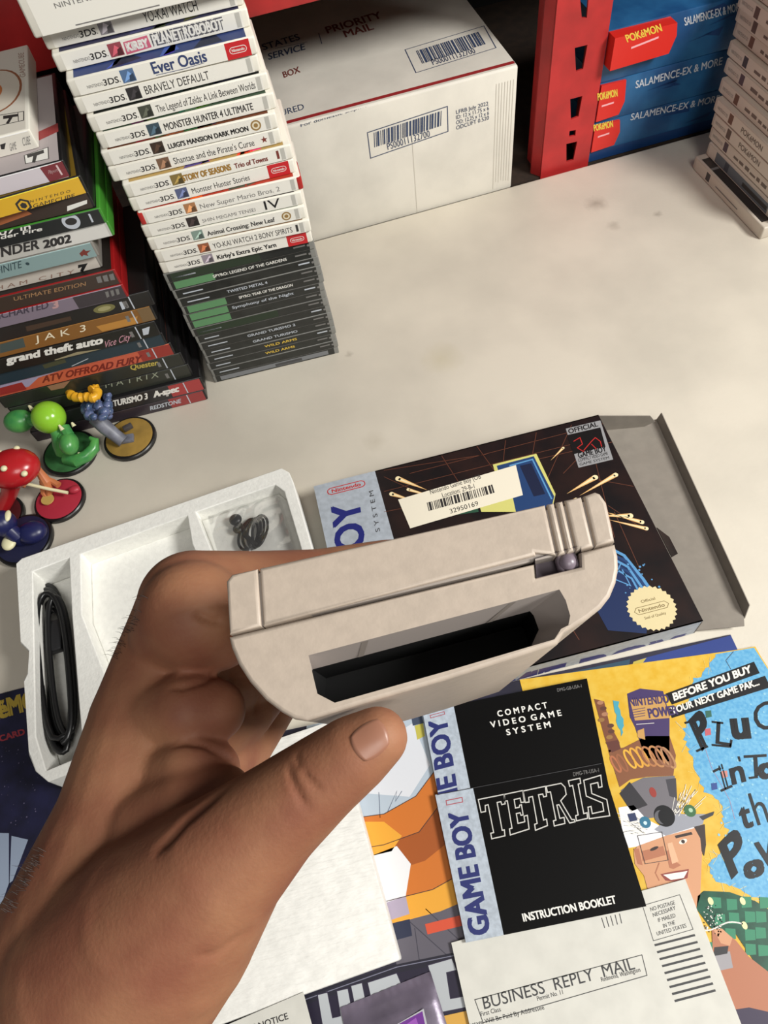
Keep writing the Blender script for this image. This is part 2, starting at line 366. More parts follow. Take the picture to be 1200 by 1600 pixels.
# ------------------------------------------------------------------ game cases
m_wshell = mat('white_case', (226, 222, 210), .42, 0, bump=.05, bscale=200); m_clear = mat('clear_edge', (126, 126, 122), .25); m_pblack = mat('black_case', (26, 25, 25), .35)
m_wspine = mat('white_spine', (234, 231, 222), .4); GREY = ink(120, 118, 116); DK = ink(48, 46, 46)
def case(name, label, cat, group, O, U, L, D, T, shell, spine, bev=1.2, inset=(3, 3), vin=.8, draw=None, cover=None, text_pl=None):
    """one game case: O = left bottom corner of its spine"""
    U = Vector(U).normalized(); Nn = Vector((-U.y, U.x, 0))            # away from the spine
    r = root(name, label, cat, tuple(Vector(O)+U*L/2+Nn*D/2), group)
    MB().box(O, U*L, Nn*D, UPZ*T, shell, bev, 3).build('case_shell', r)
    pl = Pl(O, U, UPZ)
    ik = Ink(pl, .08, .05, [(1.2, .5), (L-1.2, .5), (L-1.2, T-.5), (1.2, T-.5)]); ik.rect(spine, inset[0], vin, L-inset[1], T-vin, 0)
    if draw: draw(ik, L, T)
    ik.build('spine_insert', r)
    if cover:
        c = Ink(Pl(Vector(O)+UPZ*T, U, Nn), .02, .015, [(1.5, 1.5), (L-1.5, 1.5), (L-1.5, D-1.5), (1.5, D-1.5)]); cover(c, L, D); c.build('cover_insert', r)
    return r, pl
ORD = ['topmost', 'second from the top', 'third from the top', 'fourth from the top', 'fifth from the top', 'sixth from the top', 'seventh from the top', 'eighth from the top', 'ninth from the top', 'tenth from the top', 'eleventh from the top', 'twelfth from the top', 'thirteenth from the top', 'fourteenth from the top', 'fifteenth from the top', 'sixteenth from the top', 'seventeenth from the top', 'eighteenth from the top', 'nineteenth from the top']

# ---- tall stack, lower half: black disc cases
pL, pR = atz(337, 598), atz(531, 551); PU = (pR-pL).normalized(); NB = 15; Z3 = 158.0; TB = Z3/NB
m_jewel = mat('jewel_dark', (44, 46, 44), .22, .25, 50); GRN = ink(92, 140, 96)
ps = [  # from the bottom: title, x0, x1, title colour, green bar, note for the label
 ('', 0, 0, None, 0, 'bare grey spine, resting on the table'), ('', .4, .72, GREY, 0, 'plain spine, second from the table'), ('WILD ARMS', .45, .68, YEL, 0, 'ochre title, third from the table'), ('WILD ARMS', .45, .7, YEL, 0, 'ochre title, fourth from the table'),
 ('GRAND TURISMO', .38, .72, SILVER, 0, 'pale title, fifth from the table'), ('GRAND TURISMO 2', .36, .72, SILVER, 0, 'pale title, sixth from the table'), ('', 0, 0, None, 0, 'plain black spine, seventh from the table'), ('', .3, .75, GREY, 2, 'dark olive tint, eighth from the table'),
 ('', 0, 0, None, 1, 'dull green bar, lowest of three touching green bars'), ('Symphony of the Night', .34, .78, SILVER, 1, 'green bar, middle of three touching green bars'), ('SPYRO: YEAR OF THE DRAGON', .4, .78, WHITE, 1, 'bright green bar and white title, uppermost of three touching green bars'),
 ('TWISTED METAL 4', .34, .62, SILVER, 0, 'silver title just above the three green bars'), ('', 0, 0, None, 0, 'plain spine, thirteenth from the table'), ('SPYRO: LEGEND OF THE GARDENS', .3, .8, WHITE, 1, 'lone green bar and white title'), ('', 0, 0, None, 2, 'dark olive spine right under the white cases')]
JIT = [0, 1, 2, 1, 1, 2, 2, 1, 2, 2, 2, 1, 1, 0, 1]
for k, (ti, a, b, tc_, gb, note) in enumerate(ps):
    rr = random.Random(100+k); f_ = k/NB
    O = pL + Vector((0, 0, k*TB)) + PU*(rr.uniform(-1, 1)) + Vector((0, rr.uniform(-.6, .6), 0)) - Vector((0, 8*f_*0, 0))
    O = O + (atz(255, 429, Z3)-pL-UPZ*Z3)*f_
    def dr(ik, L, T, ti=ti, a=a, b=b, tc_=tc_, gb=gb, rr=rr, k=k):
        mid = T*.36; hh = T*.3
        if gb == 1: ik.rect(GRN, 6, 1.2, 44, T-1.2, 1)
        elif k: ik.rect(SILVER, 9, mid, 9+rr.uniform(15, 22), mid+1.3, 1)
        if gb == 2: ik.rect(ink(38, 52, 36), 6, 1, 90, T-1, 1)
        if k == 0:
            ik.rect(ink(120,122,126), 8, 2, L-12, T-2.5, 1); ik.rect(ink(70,70,72), 70, 2.6, 100, T-4, 2)
        if ti: ik.text(tc_, ti, (L*a, mid), (L*b, mid), hh, 2, .02)
        if k: ik.rect(GREY if k % 3 else SILVER, L-20, T*.5, L-9, T*.5+1.6, 1); ik.disc(GREY, (L-6, T*.5), 1.3, 1)
        ik.rect(GREY, 3.2, T-.9, L-4, T-.55, 1)
    case('disc_case', 'black disc case with '+note, 'game case', 'black disc cases under the white ones', O, PU, 142, 125, TB-.05, m_clear, m_jewel, .8, (3, 5), .5, dr)

# ---- tall stack, upper half: white cases
W3 = [(255,429,490,378),(248,412,487,362),(237,393,475,342),(228,373,473,320),(223,353,470,297),(209,332,462,270),(200,311,460,248),(178,286,445,223),(167,262,442,199),(160,235,436,169),(146,209,434,137),(126,181,423,108),(115,154,407,84),(93,115,401,40),(75,80,392,6),(55,62,330,-15)]
d3 = [  # title, x0, x1, h, colour, bold, picture colour, red label, extra, cover colour, note
 ("Kirby's Extra Epic Yarn", .37, .76, .34, BLACK, .03, (150,140,150), 1, '', (160,150,160), 'bold black title and a red label, lowest of the white cases'),
 ('YO-KAI WATCH 2 BONY SPIRITS', .34, .88, .42, DK, .0, (150,90,60), 0, 'tag', (150,120,90), 'long thin title, second lowest of the white cases'),
 ('Animal Crossing: New Leaf', .36, .8, .34, DK, .02, (130,150,140), 0, 'gold', (160,170,150), 'round gold mark, third lowest of the white cases'),
 ('SHIN MEGAMI TENSEI', .33, .7, .26, GREY, .0, (50,40,40), 0, 'IV', (60,50,50), 'large numeral at its right end'),
 ('New Super Mario Bros. 2', .36, .86, .34, GREY, .0, (170,120,80), 0, '', (180,60,40), 'grey title and red corners showing at both ends'),
 ('Monster Hunter Stories', .37, .72, .4, DK, .0, (88,96,130), 1, '', (90,110,150), 'plum picture and a red label, sixth lowest of the white cases'),
 ('STORY OF SEASONS Trio of Towns', .33, .9, .36, ink(160,120,50), .02, (130,110,60), 0, 'tag', (180,150,90), 'mustard title'),
 ("Shantae and the Pirate's Curse", .36, .84, .42, DK, .0, (120,90,70), 0, 'star', (150,120,100), 'small red star at its right end'),
 ("LUIGI'S MANSION DARK MOON", .35, .83, .3, BLACK, .03, (60,45,35), 0, 'gold', (110,60,35), 'round gold mark, upper of the two so marked'),
 ('MONSTER HUNTER 4 ULTIMATE', .35, .87, .42, DK, .01, (60,78,90), 0, '', (60,80,60), 'long dark title in capitals'),
 ('The Legend of Zelda: A Link Between Worlds', .32, .92, .42, DK, .0, (70,72,62), 0, '', (20,24,20), 'longest title, a black edge of its cover showing above it'),
 ('BRAVELY DEFAULT', .37, .72, .46, DK, .0, (45,42,44), 0, '', (190,190,185), 'near-black spine picture and short capital title'),
 ('Ever Oasis', .44, .73, .62, ink(52,66,108), .02, (84,112,150), 1, '', (40,58,110), 'blue title and the uppermost red label'),
 ('PLANET ROBOBOT', .5, .86, .52, ink(88,88,96), .04, (150,70,80), 0, 'kir', (40,40,70), 'pink and grey bubbly title'),
 ('YO-KAI WATCH', .5, .77, .55, BLACK, .0, (140,135,140), 0, '', (200,180,190), 'tall black title right under the widest case'),
 ('', .5, .8, .4, BLACK, .0, (110,95,80), 0, 'top', (225,220,210), '')]
D3R = ink(196, 34, 40); PINK = ink(205, 100, 125); GOLD = ink(150, 118, 66)
for k, (w3, d) in enumerate(zip(W3, d3)):
    z = Z3 + 13*k; a = atz(w3[0], w3[1], z); b = atz(w3[2], w3[3], z); U = (b-a).normalized()
    L = 141; T = 12.9
    if k == 15: L = 190; T = 34; U = dirv(5.5)
    if k == 13: L = 145
    if k == 14: L = 146
    ti, x0, x1, h, tcol, bd, pic, redl, ex, cov, note = d
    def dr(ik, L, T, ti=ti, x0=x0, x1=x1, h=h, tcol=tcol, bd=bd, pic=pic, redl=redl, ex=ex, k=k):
        rr = random.Random(k); base = T*.28; x0 = max(x0, .368)
        if ex == 'top':
            ik.text(GREY, 'NINTENDO', (22, 15), (55, 15), 3.2, 2); ik.text(DK, '3DS', (57, 14.5), (82, 14.5), 7.5, 2, .03); ik.rect(ink(110,95,80), 98, 11, 122, 27, 1); ik.rect(ink(70,60,55), 101, 16, 116, 25, 2); ik.rect(GREY, 30, 2.4, 90, 3.2, 1); return
        ik.text(GREY, 'NINTENDO', (L*.09, base+.6), (L*.175, base+.6), T*.17, 2); ik.text(DK, '3DS', (L*.175, base), (L*.258, base), T*.33, 2, .015, .1); ik.disc(GREY, (L*.262, base+.4), .4, 2)
        p = L*.275; ik.rect(ink(*pic), p, T*.16, p+10, T*.86, 1)
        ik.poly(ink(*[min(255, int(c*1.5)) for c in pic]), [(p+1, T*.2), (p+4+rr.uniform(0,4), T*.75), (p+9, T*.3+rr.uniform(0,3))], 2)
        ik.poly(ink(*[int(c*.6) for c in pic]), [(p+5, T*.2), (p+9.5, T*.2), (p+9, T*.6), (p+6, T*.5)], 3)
        if redl:
            ik.rect(D3R, L*.835, T*.05, L*.965, T*.95, 1)
            cx0, cx1, cy_ = L*.855, L*.945, T*.5; rr_ = T*.17
            pts = [(cx0+rr_, cy_-rr_), (cx1-rr_, cy_-rr_)] + [(cx1-rr_+rr_*math.sin(q), cy_-rr_*math.cos(q)) for q in (.5,1,1.57,2.1,2.6)] + [(cx1-rr_, cy_+rr_), (cx0+rr_, cy_+rr_)] + [(cx0+rr_-rr_*math.sin(q), cy_+rr_*math.cos(q)) for q in (.5,1,1.57,2.1,2.6)]
            ik.line(WHITE, pts, .45, 2, True); ik.text(WHITE, 'Nintendo', (cx0+1.5, cy_-1), (cx1-1.5, cy_-1), 2.0, 2, .02)
        else: ik.rect(ink(186,184,176), L*.93, T*.12, L*.955, T*.88, 1)
        if ex == 'kir':
            ik.poly(PINK, [(L*.352, base-2), (L*.484, base-1), (L*.48, base+T*.56), (L*.356, base+T*.5)], 1); ik.text(WHITE, 'KIRBY', (L*.362, base), (L*.475, base), T*.42, 3, .05)
        if ti == 'STORY OF SEASONS Trio of Towns':
            ik.text(tcol, 'STORY OF SEASONS', (L*.34, base), (L*.63, base), T*.4, 2, .04); ik.text(BRN, 'Trio of Towns', (L*.65, base+.3), (L*.85, base+.3), T*.32, 2, .03)
        elif ti:
            ik.text(tcol, ti, (L*x0-(.9 if ex == 'kir' else 0), base), (L*x1+(.9 if ex == 'kir' else 0), base), T*h, 2, .14 if ex == 'kir' else bd)
            if ex == 'kir': ik.text(WHITE, ti, (L*x0, base+.1), (L*x1, base+.1), T*h*.96, 4, .03)
            if ti == 'Ever Oasis': ik.line(ink(52,66,108), [(L*.45, base-1.2), (L*.6, base-1.4), (L*.71, base-.6)], .4, 2)
        if ex == 'IV': ik.text(BLACK, 'IV', (L*.76, base-.8), (L*.86, base-.8), T*.66, 2)
        if ex == 'gold': ik.disc(GOLD, (L*.875, T*.5), 4.2, 1); ik.disc(ink(225,215,190), (L*.875, T*.5), 3.0, 2); ik.disc(GOLD, (L*.875, T*.5), 1.7, 3)
        if ex == 'star':
            c0 = (L*.9, T*.5); ik.poly(BRN, [(c0[0]+(3 if q % 2 == 0 else 1.2)*math.sin(q*math.pi/5), c0[1]+(3 if q % 2 == 0 else 1.2)*math.cos(q*math.pi/5)) for q in range(10)], 1)
        if ex == 'tag': ik.rect(BRN if k == 6 else DK, L*.905, T*.25, L*.92, T*.8, 2)
    def cv(ik, L, D, cov=cov, k=k):
        ik.rect(ink(*cov), 6, 1, L-6, D-6, 0); rr = random.Random(k+50)
        for q in range(5):
            x = rr.uniform(20, L-40); ik.poly(ink(*[max(0, min(255, int(c*rr.choice((.5, 1.5, 1.8))))) for c in cov]), [(x, 2), (x+rr.uniform(8,24), 2+rr.uniform(0,5)), (x+rr.uniform(5,20), 25)], 1)
    lbl = 'white game case with '+note if k < 15 else 'wide thick white game case lying on top of the tall white stack'
    shell = m_wshell if k != 4 else mat('white_case_red', (228, 222, 210), .42)
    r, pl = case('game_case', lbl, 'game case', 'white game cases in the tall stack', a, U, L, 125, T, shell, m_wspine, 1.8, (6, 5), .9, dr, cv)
    if k == 4:
        rc = mat('red_corner', (176, 40, 36), .4); e = MB(); Nn = Vector((-U.y, U.x, 0))
        e.box(a + U*(L-4.5) - Nn*.3 + UPZ*.6, U*4.9, Nn*24, UPZ*(T-1.2), rc, 1.2); tag(e.build('red_corner', r), 'red case corner'); e = MB(); e.box(a - U*.4 - Nn*.3 + UPZ*.6, U*4.9, Nn*24, UPZ*(T-1.2), rc, 1.2); tag(e.build('red_corner', r), 'red case corner')

# ---- left stack: mixed film-size cases (from the bottom up)
m_dv = mat('dvd_black', (24, 23, 24), .3); m_dg = mat('case_green', (58, 128, 40), .3); m_dr = mat('case_red', (140, 22, 24), .3); m_dc = mat('case_grey', (128, 124, 118), .3)
DA = dirv(4); DN = dirv(94); d0 = atz(325.5, 624)
DV = [  # z, right end px, shell, spine colour, side note
 (0, (325.5,624), m_dv, (58,50,56), 'red-ended dark spine, at the very bottom of the left stack'),
 (16, (322,608), m_dv, (44,42,44), 'red-ended spine and white title, second from the table, left stack'),
 (35, (303,587), m_dv, (48,50,44), 'dark spine and widely spaced grey-green capitals'),
 (53, (291,569), m_dv, (42,44,38), 'dark spine with a yellowish title, just under the orange spine'),
 (70, (275,553), m_dv, (196,92,66), 'orange and lilac spine in the left stack'),
 (86, (262,538), m_dv, (36,54,64), 'teal spine with a pale blue edge, just above the orange one'),
 (102, (252,523), m_dv, (30,30,26), 'black spine, chunky white title and pink script'),
 (120, (247,499), m_dv, (134,92,44), 'golden brown spine in the left stack'),
 (138, (243,476), m_dv, (34,32,30), 'black spine and an oval olive mark'),
 (155, (202,464), m_dr, (128,116,130), 'mauve spine, red case side, in the left stack'),
 (170, (191,443), m_dr, (58,44,36), 'dark brown spine, red case side, tan capitals'),
 (186, (161,417), m_dc, (198,190,180), 'pale beige spine and spaced letters, under the pale teal one'),
 (201, (156,400), m_dc, (134,158,158), 'misty teal spine, grey side'),
 (216, (180,368), m_dg, (190,188,182), 'silver spine, big black title and a green side'),
 (230, (168,348), m_dg, (34,36,36), 'black spine, round white emblem and a green side'),
 (244, (150,324), m_dv, (60,48,42), 'dark brown spine just under the yellow one'),
 (258, (139,301), m_dv, (216,170,46), 'yellow spine in the left stack'),
 (273, (112,276), m_dv, (208,200,206), 'pale lilac spine and a maroon end, above the yellow one'),
 (287, (62,231), m_wshell, (222,217,206), 'white spine and white cover, topmost of the left stack')]
for k, (z, rp, shell, sc, note) in enumerate(DV):
    zt = DV[k+1][0] if k < 18 else z+15
    T = zt - z - .1; R_ = atz(rp[0], rp[1], z); DAk = dirv({16: 9.0, 15: 4, 17: 7.0, 18: 6.3}.get(k, 4)); O = R_ - DAk*190
    if k == 2: pass
    def dr(ik, L, T, k=k, sc=sc):
        P = lambda m, s_, bl, br, h, b=0, sh=0: ik.tpx(m, s_, bl, br, (bl[0]-h*.12, bl[1]-h), 2, b, sh)
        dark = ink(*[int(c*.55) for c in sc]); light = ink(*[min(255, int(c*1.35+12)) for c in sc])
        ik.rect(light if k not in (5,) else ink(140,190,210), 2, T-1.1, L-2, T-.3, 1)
        if k <= 8: ik.rect(SILVER, L-20, 1.2, L-18.8, T-1.2, 3)
        if 2 <= k <= 8: ik.rect(GREY, L-27, T*.3, L-24, T*.7, 2)
        if k == 0: ik.rect(ink(150,60,60), L-40, .8, L-2, T-1, 1); P(SILVER, 'REDSTONE', (235,641), (283,629), 6, .02)
        if k == 1: ik.rect(ink(168,62,62), L-36, .8, L-2, T-1, 1); P(WHITE, 'TURISMO 3', (177,635), (231,623), 9, .03); P(WHITE, 'A-spec', (240,621), (280,611), 9, .05)
        if k == 2: P(ink(150,156,136), 'M A T R I X', (165,606), (248,589), 9)
        if k == 3: P(ink(190,170,80), 'Quester', (204,578), (247,570), 8, .02); ik.ppx(ink(150,110,86), [(70,600),(100,588),(112,592),(100,606),(80,610)], 1)
        if k == 4:
            ik.ppx(ink(160,150,178), [(0,598),(70,578),(115,572),(60,590),(45,604),(0,614)], 1); ik.ppx(ink(150,40,36), [(0,606),(34,597),(42,608),(0,618)], 2); P(ink(120,36,28), 'ATV OFFROAD FURY', (66,598), (222,565), 10, .03, .2); ik.rect(ink(150,52,44), L-34, .8, L-2, T-1.2, 1)
        if k == 5: ik.ppx(ink(70,70,50), [(66,570),(100,560),(104,566),(70,576)], 1); ik.lpx(SILVER, [(112,572),(138,560)], .8, 2)
        if k == 6: P(WHITE, 'grand theft auto', (10,568), (161,536), 11, .05); P(ink(205,150,165), 'Vice City', (165,543), (205,530), 10, .0, .35); ik.ppx(ink(150,140,110), [(85,562),(120,550),(160,545),(90,566)], 1); ik.ppx(SILVER, [(222,514),(234,510),(232,522),(224,524)], 1)
        if k == 7: ik.ppx(ink(70,82,80), [(0,538),(36,528),(40,542),(0,552)], 1); P(ink(236,226,200), 'J A K  3', (55,535), (134,517), 10, .0); ik.ppx(ink(186,132,60), [(150,510),(215,494),(212,506),(160,518)], 1); ik.rect(ink(120,96,64), L-14, 1, L-2, T-1.2, 2)
        if k == 8: ik.disc(ink(120,116,70), ik.pl.px(163, 482), 10, 1, 4.4); ik.disc(ink(160,154,110), ik.pl.px(163, 482), 6, 2, 2.4); ik.ppx(ink(70,52,40), [(40,510),(110,494),(112,500),(42,518)], 1); ik.ppx(SILVER, [(186,472),(190,471),(196,482),(191,484)], 2); ik.ppx(GREY, [(193,471),(197,470),(202,480),(198,482)], 2)
        if k == 9: P(ink(70,62,76), 'UNCHARTED', (-22,503), (76,481), 10, .02); P(ink(190,150,150), '3', (82,482), (92,480), 11, .05); ik.rect(ink(62,56,60), L-46, .8, L-2, T-1.2, 1); [ik.ppx(GREY, [(164+8*q,456-2*q),(169+8*q,455-2*q),(171+8*q,463-2*q),(167+8*q,465-2*q)], 2) for q in range(3)]
        if k == 10: P(ink(170,130,90), 'ULTIMATE EDITION', (22,470), (134,446), 6, .0); [ik.ppx(GREY, [(150+10*q,433-2*q),(157+10*q,431-2*q),(160+10*q,441-2*q),(153+10*q,442-2*q)], 2) for q in range(3)]
        if k == 11: P(ink(140,110,96), 'A R K H A M   C I T Y', (-60,465), (116,427), 6, .0); ik.ppx(BLACK, [(122,414),(137,411),(130,424),(125,424),(128,417),(122,419)], 2)
        if k == 12: P(ink(44,66,72), 'INFINITE', (-18,432), (34,418), 11, .0); ik.disc(ink(44,66,72), ik.pl.px(43, 412), 1.5, 2); ik.ppx(BRN, [(124,396),(131,389),(134,392),(142,391),(136,396),(138,400),(131,398),(128,401)], 2)
        if k == 13: P(DK, 'THUNDER', (-46,412), (62,388), 14, .03); P(DK, '2002', (68,388), (112,378), 12, .05); ik.rect(ink(215,213,208), L-50, 1, L-4, T-1.2, 1)
        if k == 14: P(WHITE, '007 in', (-14,371), (48,357), 8, .03); P(WHITE, 'Agent Under Fire', (-80,391), (66,360), 6, .03); ik.disc(SILVER, ik.pl.px(111, 346), 7, 1); ik.disc(DK, ik.pl.px(111, 346), 4.6, 2, 3.2); ik.lpx(SILVER, [(139,334),(145,347)], 1.6, 2)
        if k == 15: ik.ppx(ink(170,100,60), [(0,340),(40,328),(50,334),(0,352)], 1); ik.ppx(WHITE, [(105,322),(136,312),(136,318),(105,330)], 1)
        if k == 16:
            c0 = Vector(ik.pl.px(37, 321)); ik.poly(DK, [(c0.x+6*math.cos(q*math.pi/3+.5), c0.y+6*math.sin(q*math.pi/3+.5)) for q in range(6)], 1); ik.poly(ink(*sc), [(c0.x+4.2*math.cos(q*math.pi/3+.5), c0.y+4.2*math.sin(q*math.pi/3+.5)) for q in range(6)], 2); ik.poly(DK, [(c0.x+2.6*math.cos(q*math.pi/3+.5), c0.y+2.6*math.sin(q*math.pi/3+.5)) for q in range(6)], 3)
            P(DK, 'N I N T E N D O', (47,317), (110,300), 4, .0); P(DK, 'GAMECUBE', (52,325), (117,308), 6, .0)
        if k == 17: ik.ppx(ink(122,50,56), [(62,262),(99,251),(112,274),(78,284)], 2); P(ink(214,190,190), 'Players', (76,272), (90,268), 6); ik.lpx(ink(214,190,190), [(88,258),(97,273)], 1.4, 3)
        if k == 18: P(GREY, 'GAME', (16,236), (26,233), 12); P(GREY, 'CUBE', (36,228), (48,225), 13); ik.ppx(DK, [(0,226),(9,223),(7,233),(2,233)], 2)
    def cv(ik, L, D, k=k):
        if k == 18:
            ik.rect(ink(216,210,198), 3, 2, L-3, D-3, 0)
            T_ = lambda m, pts, l=1: ik.ppx(m, pts, l)
            ik.lpx(DK, [(0,180),(37,174),(37,188),(0,196)], .8, 2); ik.lpx(DK, [(28,176),(29,190)], .6, 2); ik.ppx(DK, [(5,181),(28,178),(28,182),(20,183),(14,193),(9,193),(14,185),(5,186)], 2)
            c0 = ik.pl.px(-8, 143); ik.disc(ink(150,96,66), c0, 22, 1, 34); ik.disc(ink(214,205,190), c0, 20, 2, 32); ik.disc(ink(196,120,70), (c0[0]-4, c0[1]), 10, 3, 14)
            ik.tpx(ink(150,116,100), 'GAMECUBE', (40,120), (37,82), (31,121), 2)
        elif k == 17:
            ik.rect(ink(176,166,166), 3, 1, L-3, D-3, 0); ik.ppx(ink(150,60,60), [(40,215),(95,190),(92,205),(60,220)], 1)
            ik.ppx(WHITE, [(38,243),(75,230),(76,248),(40,256)], 1); ik.lpx(DK, [(38,243),(75,230),(76,248),(40,256)], .7, 2, True); ik.ppx(DK, [(42,242),(68,234),(69,239),(58,243),(55,254),(50,254),(52,244),(43,247)], 3)
        elif k == 15:
            ik.rect(ink(40,36,34), 3, 1, L-3, D-3, 0); ik.rect(WHITE, L-36, 4, L-8, 14, 1); ik.rect(DK, L-30, 5, L-16, 13, 2)
        else: ik.rect(ink(*[int(c*.5) for c in DV[k][3]]), 3, 1, L-3, D-3, 0)
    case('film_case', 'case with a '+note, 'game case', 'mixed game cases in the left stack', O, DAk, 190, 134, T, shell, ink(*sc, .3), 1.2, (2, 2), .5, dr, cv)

# ---- right stack: pale cases seen along their spines
RS = [(1081,262),(1102,240),(1106,215),(1110,195),(1113,172),(1121,142),(1129,112),(1134,85),(1143,55),(1147,32),(1150,10),(1158,-20)]
m_rs = mat('pale_case', (196, 186, 172), .45); m_rsp = mat('pale_spine', (206, 197, 184), .45); m_gd = mat('case_dark', (52, 48, 46), .35)
RU = dirv(-82)
for k, q in enumerate(RS):
    z = 16*k; a = atz(q[0], q[1], z); T = 15.9; L = 150
    if k == 0: 
        note = 'pale open game case with a dark inside, at the bottom of the right stack'; 
    else: note = 'pale game case in the right stack, ' + (['', 'grey-blue spine, second from the table', 'third from the table', 'fourth from the table', 'fifth from the table', 'sixth from the table', 'seventh from the table', 'eighth from the table', 'ninth from the table', 'tenth from the table', 'eleventh from the table', 'twelfth from the table'][k])
    def dr(ik, L, T, k=k):
        rr = random.Random(300+k); c = rr.choice(((96,80,72),(110,80,66),(70,66,70),(86,72,80)))
        if k == 0: ik.rect(ink(70,66,66), 30, 3, 38, T-3, 1); ik.rect(GREY, 52, 6, 100, 7.5, 2); return
        if k == 1: ik.rect(ink(96,104,112), 20, 2, L-20, T-2, 1); ik.rect(ink(60,66,76), 40, 3, 48, T-3, 2); ik.rect(DK, 78, 5, 128, 10, 2); return
        ik.rect(ink(*c), 32, 2.5, 40, T-2.5, 1); ik.text(GREY, 'NINTENDO DS', (8, 6), (29, 6), 3.5, 2)
        IN = ink(110,98,90)
        if k in (3, 4): ik.text(IN, 'POKéMON', (58, 5), (100, 5), 6, 2, .02); return
        x = 54
        while x < 118: w_ = rr.uniform(5, 14); ik.rect(IN, x, 5.5, x+w_, 5.5+rr.uniform(2.5, 4.5), 2); x += w_+rr.uniform(2, 4)
    r, pl = case('game_case', note, 'game case', 'pale game cases in the right stack', a, RU, L, 125, T, m_rs, m_rsp, 2.0, (5, 5), 1, dr, (lambda ik, L, D: (ik.rect(m_gd, 10, 3, L-10, D-6, 0), ik.rect(GREY, 30, 3, 34, 22, 1))) if k == 0 else None)

# ------------------------------------------------------------------ toy figures
m_base = mat('toy_base', (22, 21, 22), .35)
def toy(name, label, px, py, r, top, ztop=6):
    c = atz(px, py, ztop); t_ = root(name, label, 'toy figure', (c.x, c.y, 0), 'toy figures on round bases')
    MB().lathe((c.x, c.y, 0), [(r*.9, 0), (r, 1.2), (r, ztop-1), (r*.96, ztop)], m_base, 48).build('base', t_)
    e = MB().lathe((c.x, c.y, ztop), [(r*.9, 0), (r*.9, .5), (r*.86, .8)], top, 40); e.build('base_top', t_)
    return t_, Vector((c.x, c.y, ztop))
m_gold = mat('toy_gold', (160, 128, 62), .4, .15, 60); m_steel = mat('toy_grey', (120, 122, 134), .45, .2, 90); m_blue = mat('toy_blue', (52, 74, 104), .3, 0, 200, col2=(100, 110, 150)); m_yel = mat('toy_yellow', (226, 168, 40), .35)
t1, c1 = toy('toy_figure', 'blue toy figure with a yellow twist on its back and a gold round base', 202, 683, 28, m_gold)
P_ = lambda x, y, z: atz(x, y, z)
b = MB(); b.box(c1+Vector((-8,-9,.6)), (14,0,0), (0,10,0), (0,0,4), m_steel, 1); b.tube([P_(193,690,10), P_(180,680,16), P_(165,668,26), P_(148,652,34)], [7,7,8,8], m_steel, 12)
b.box(P_(196,676,8), (9,4,0), (-2,5,0), (0,0,5), mat('toy_dark', (70,66,66), .5), .8); b.build('leg', t1)
b = MB(); rr = random.Random(2)
for q in range(26):
    p = P_(rr.uniform(132,172), rr.uniform(618,652), rr.uniform(32,48)); b.ball(p, rr.uniform(4, 7), m_blue, (1, rr.uniform(.5,1), rr.uniform(.5,1)), Matrix.Rotation(rr.uniform(0,6), 3, 'Z'), 8)
b.build('torso', t1)
pts = [P_(106,608,52), P_(112,618,55), P_(122,622,56), P_(134,620,57), P_(146,622,57), P_(153,616,56), P_(150,607,55), P_(142,610,58)]
pp = []
for i in range(len(pts)-1):
    for s_ in range(5): pp.append(pts[i].lerp(pts[i+1], s_/5))
pp.append(pts[-1]); MB().tube(pp, [4.5 + .7*math.sin(i*1.7) for i in range(len(pp))], m_yel, 12).build('twisted_tail', t1)
m_lime = mat('toy_lime', (140, 196, 52), .2); m_grn = mat('toy_green', (58, 130, 70), .3, 0, 70, col2=(86, 156, 78)); m_cream = mat('toy_cream', (226, 220, 180), .4)
t2, c2 = toy('toy_figure', 'green toy figure with a shiny lime ball for a head', 108, 706, 29, mat('toy_greenbase', (54, 110, 60), .5, .2, 80))
MB().ball(P_(76,652,46), 17, m_lime, (1, 1, .95), None, 28).build('head', t2)
b = MB(); b.tube([P_(100,706,10), P_(96,694,20), P_(90,676,34), P_(80,662,42)], [9,9,7,6], m_grn, 14); b.tube([P_(96,684,32), P_(104,676,36), P_(112,680,34)], [5,4.5,4], m_grn, 10); b.build('torso', t2)
b = MB(); b.ball(P_(30,658,38), 12.5, m_grn, (1.25, 1, .95), None, 22); b.tube([P_(66,660,42), P_(48,658,40)], 5, m_grn, 10); b.build('arm', t2)
b = MB(); b.ball(P_(108,693,30), 10.5, m_grn, (.9, 1.25, 1), None, 22); b.tube([P_(100,668,38), P_(108,682,34)], 6, m_grn, 10); b.build('arm', t2)
MB().tube([P_(104,716,9), P_(120,720,10), P_(136,712,11), P_(147,700,13), P_(148,688,16), P_(140,684,18)], [7,7,6.5,6,4.5,2], m_grn, 12).build('tail', t2)
b = MB()
for q in ((38,626,50,44,636,47),(44,632,50,50,640,47),(92,664,46,98,672,42),(112,660,40,116,666,37),(122,708,16,138,712,13)): b.tube([P_(*q[:3]), P_(*q[3:])], [1, 2.4], m_cream, 8)
b.build('spikes', t2)
m_toyr = mat('toy_red', (176, 30, 36), .25); m_or = mat('toy_orange', (192, 116, 74), .45); m_rb = mat('toy_redbase', (170, 44, 62), .45)
t3, c3 = toy('toy_figure', 'small orange toy figure holding a pale rod, on a red round base', 92, 780, 26, m_rb)
b = MB(); b.tube([P_(44,712,40), P_(52,724,36), P_(62,738,30), P_(72,752,22), P_(78,766,12), P_(76,776,7)], [2.5,3,4,5.5,4,3], m_or, 10); b.tube([P_(70,748,24), P_(82,752,20), P_(92,758,18)], [3,3,3.5], m_or, 8); b.tube([P_(66,752,20), P_(68,770,10), P_(74,778,7)], [3,3,3], m_or, 8); b.build('torso', t3)
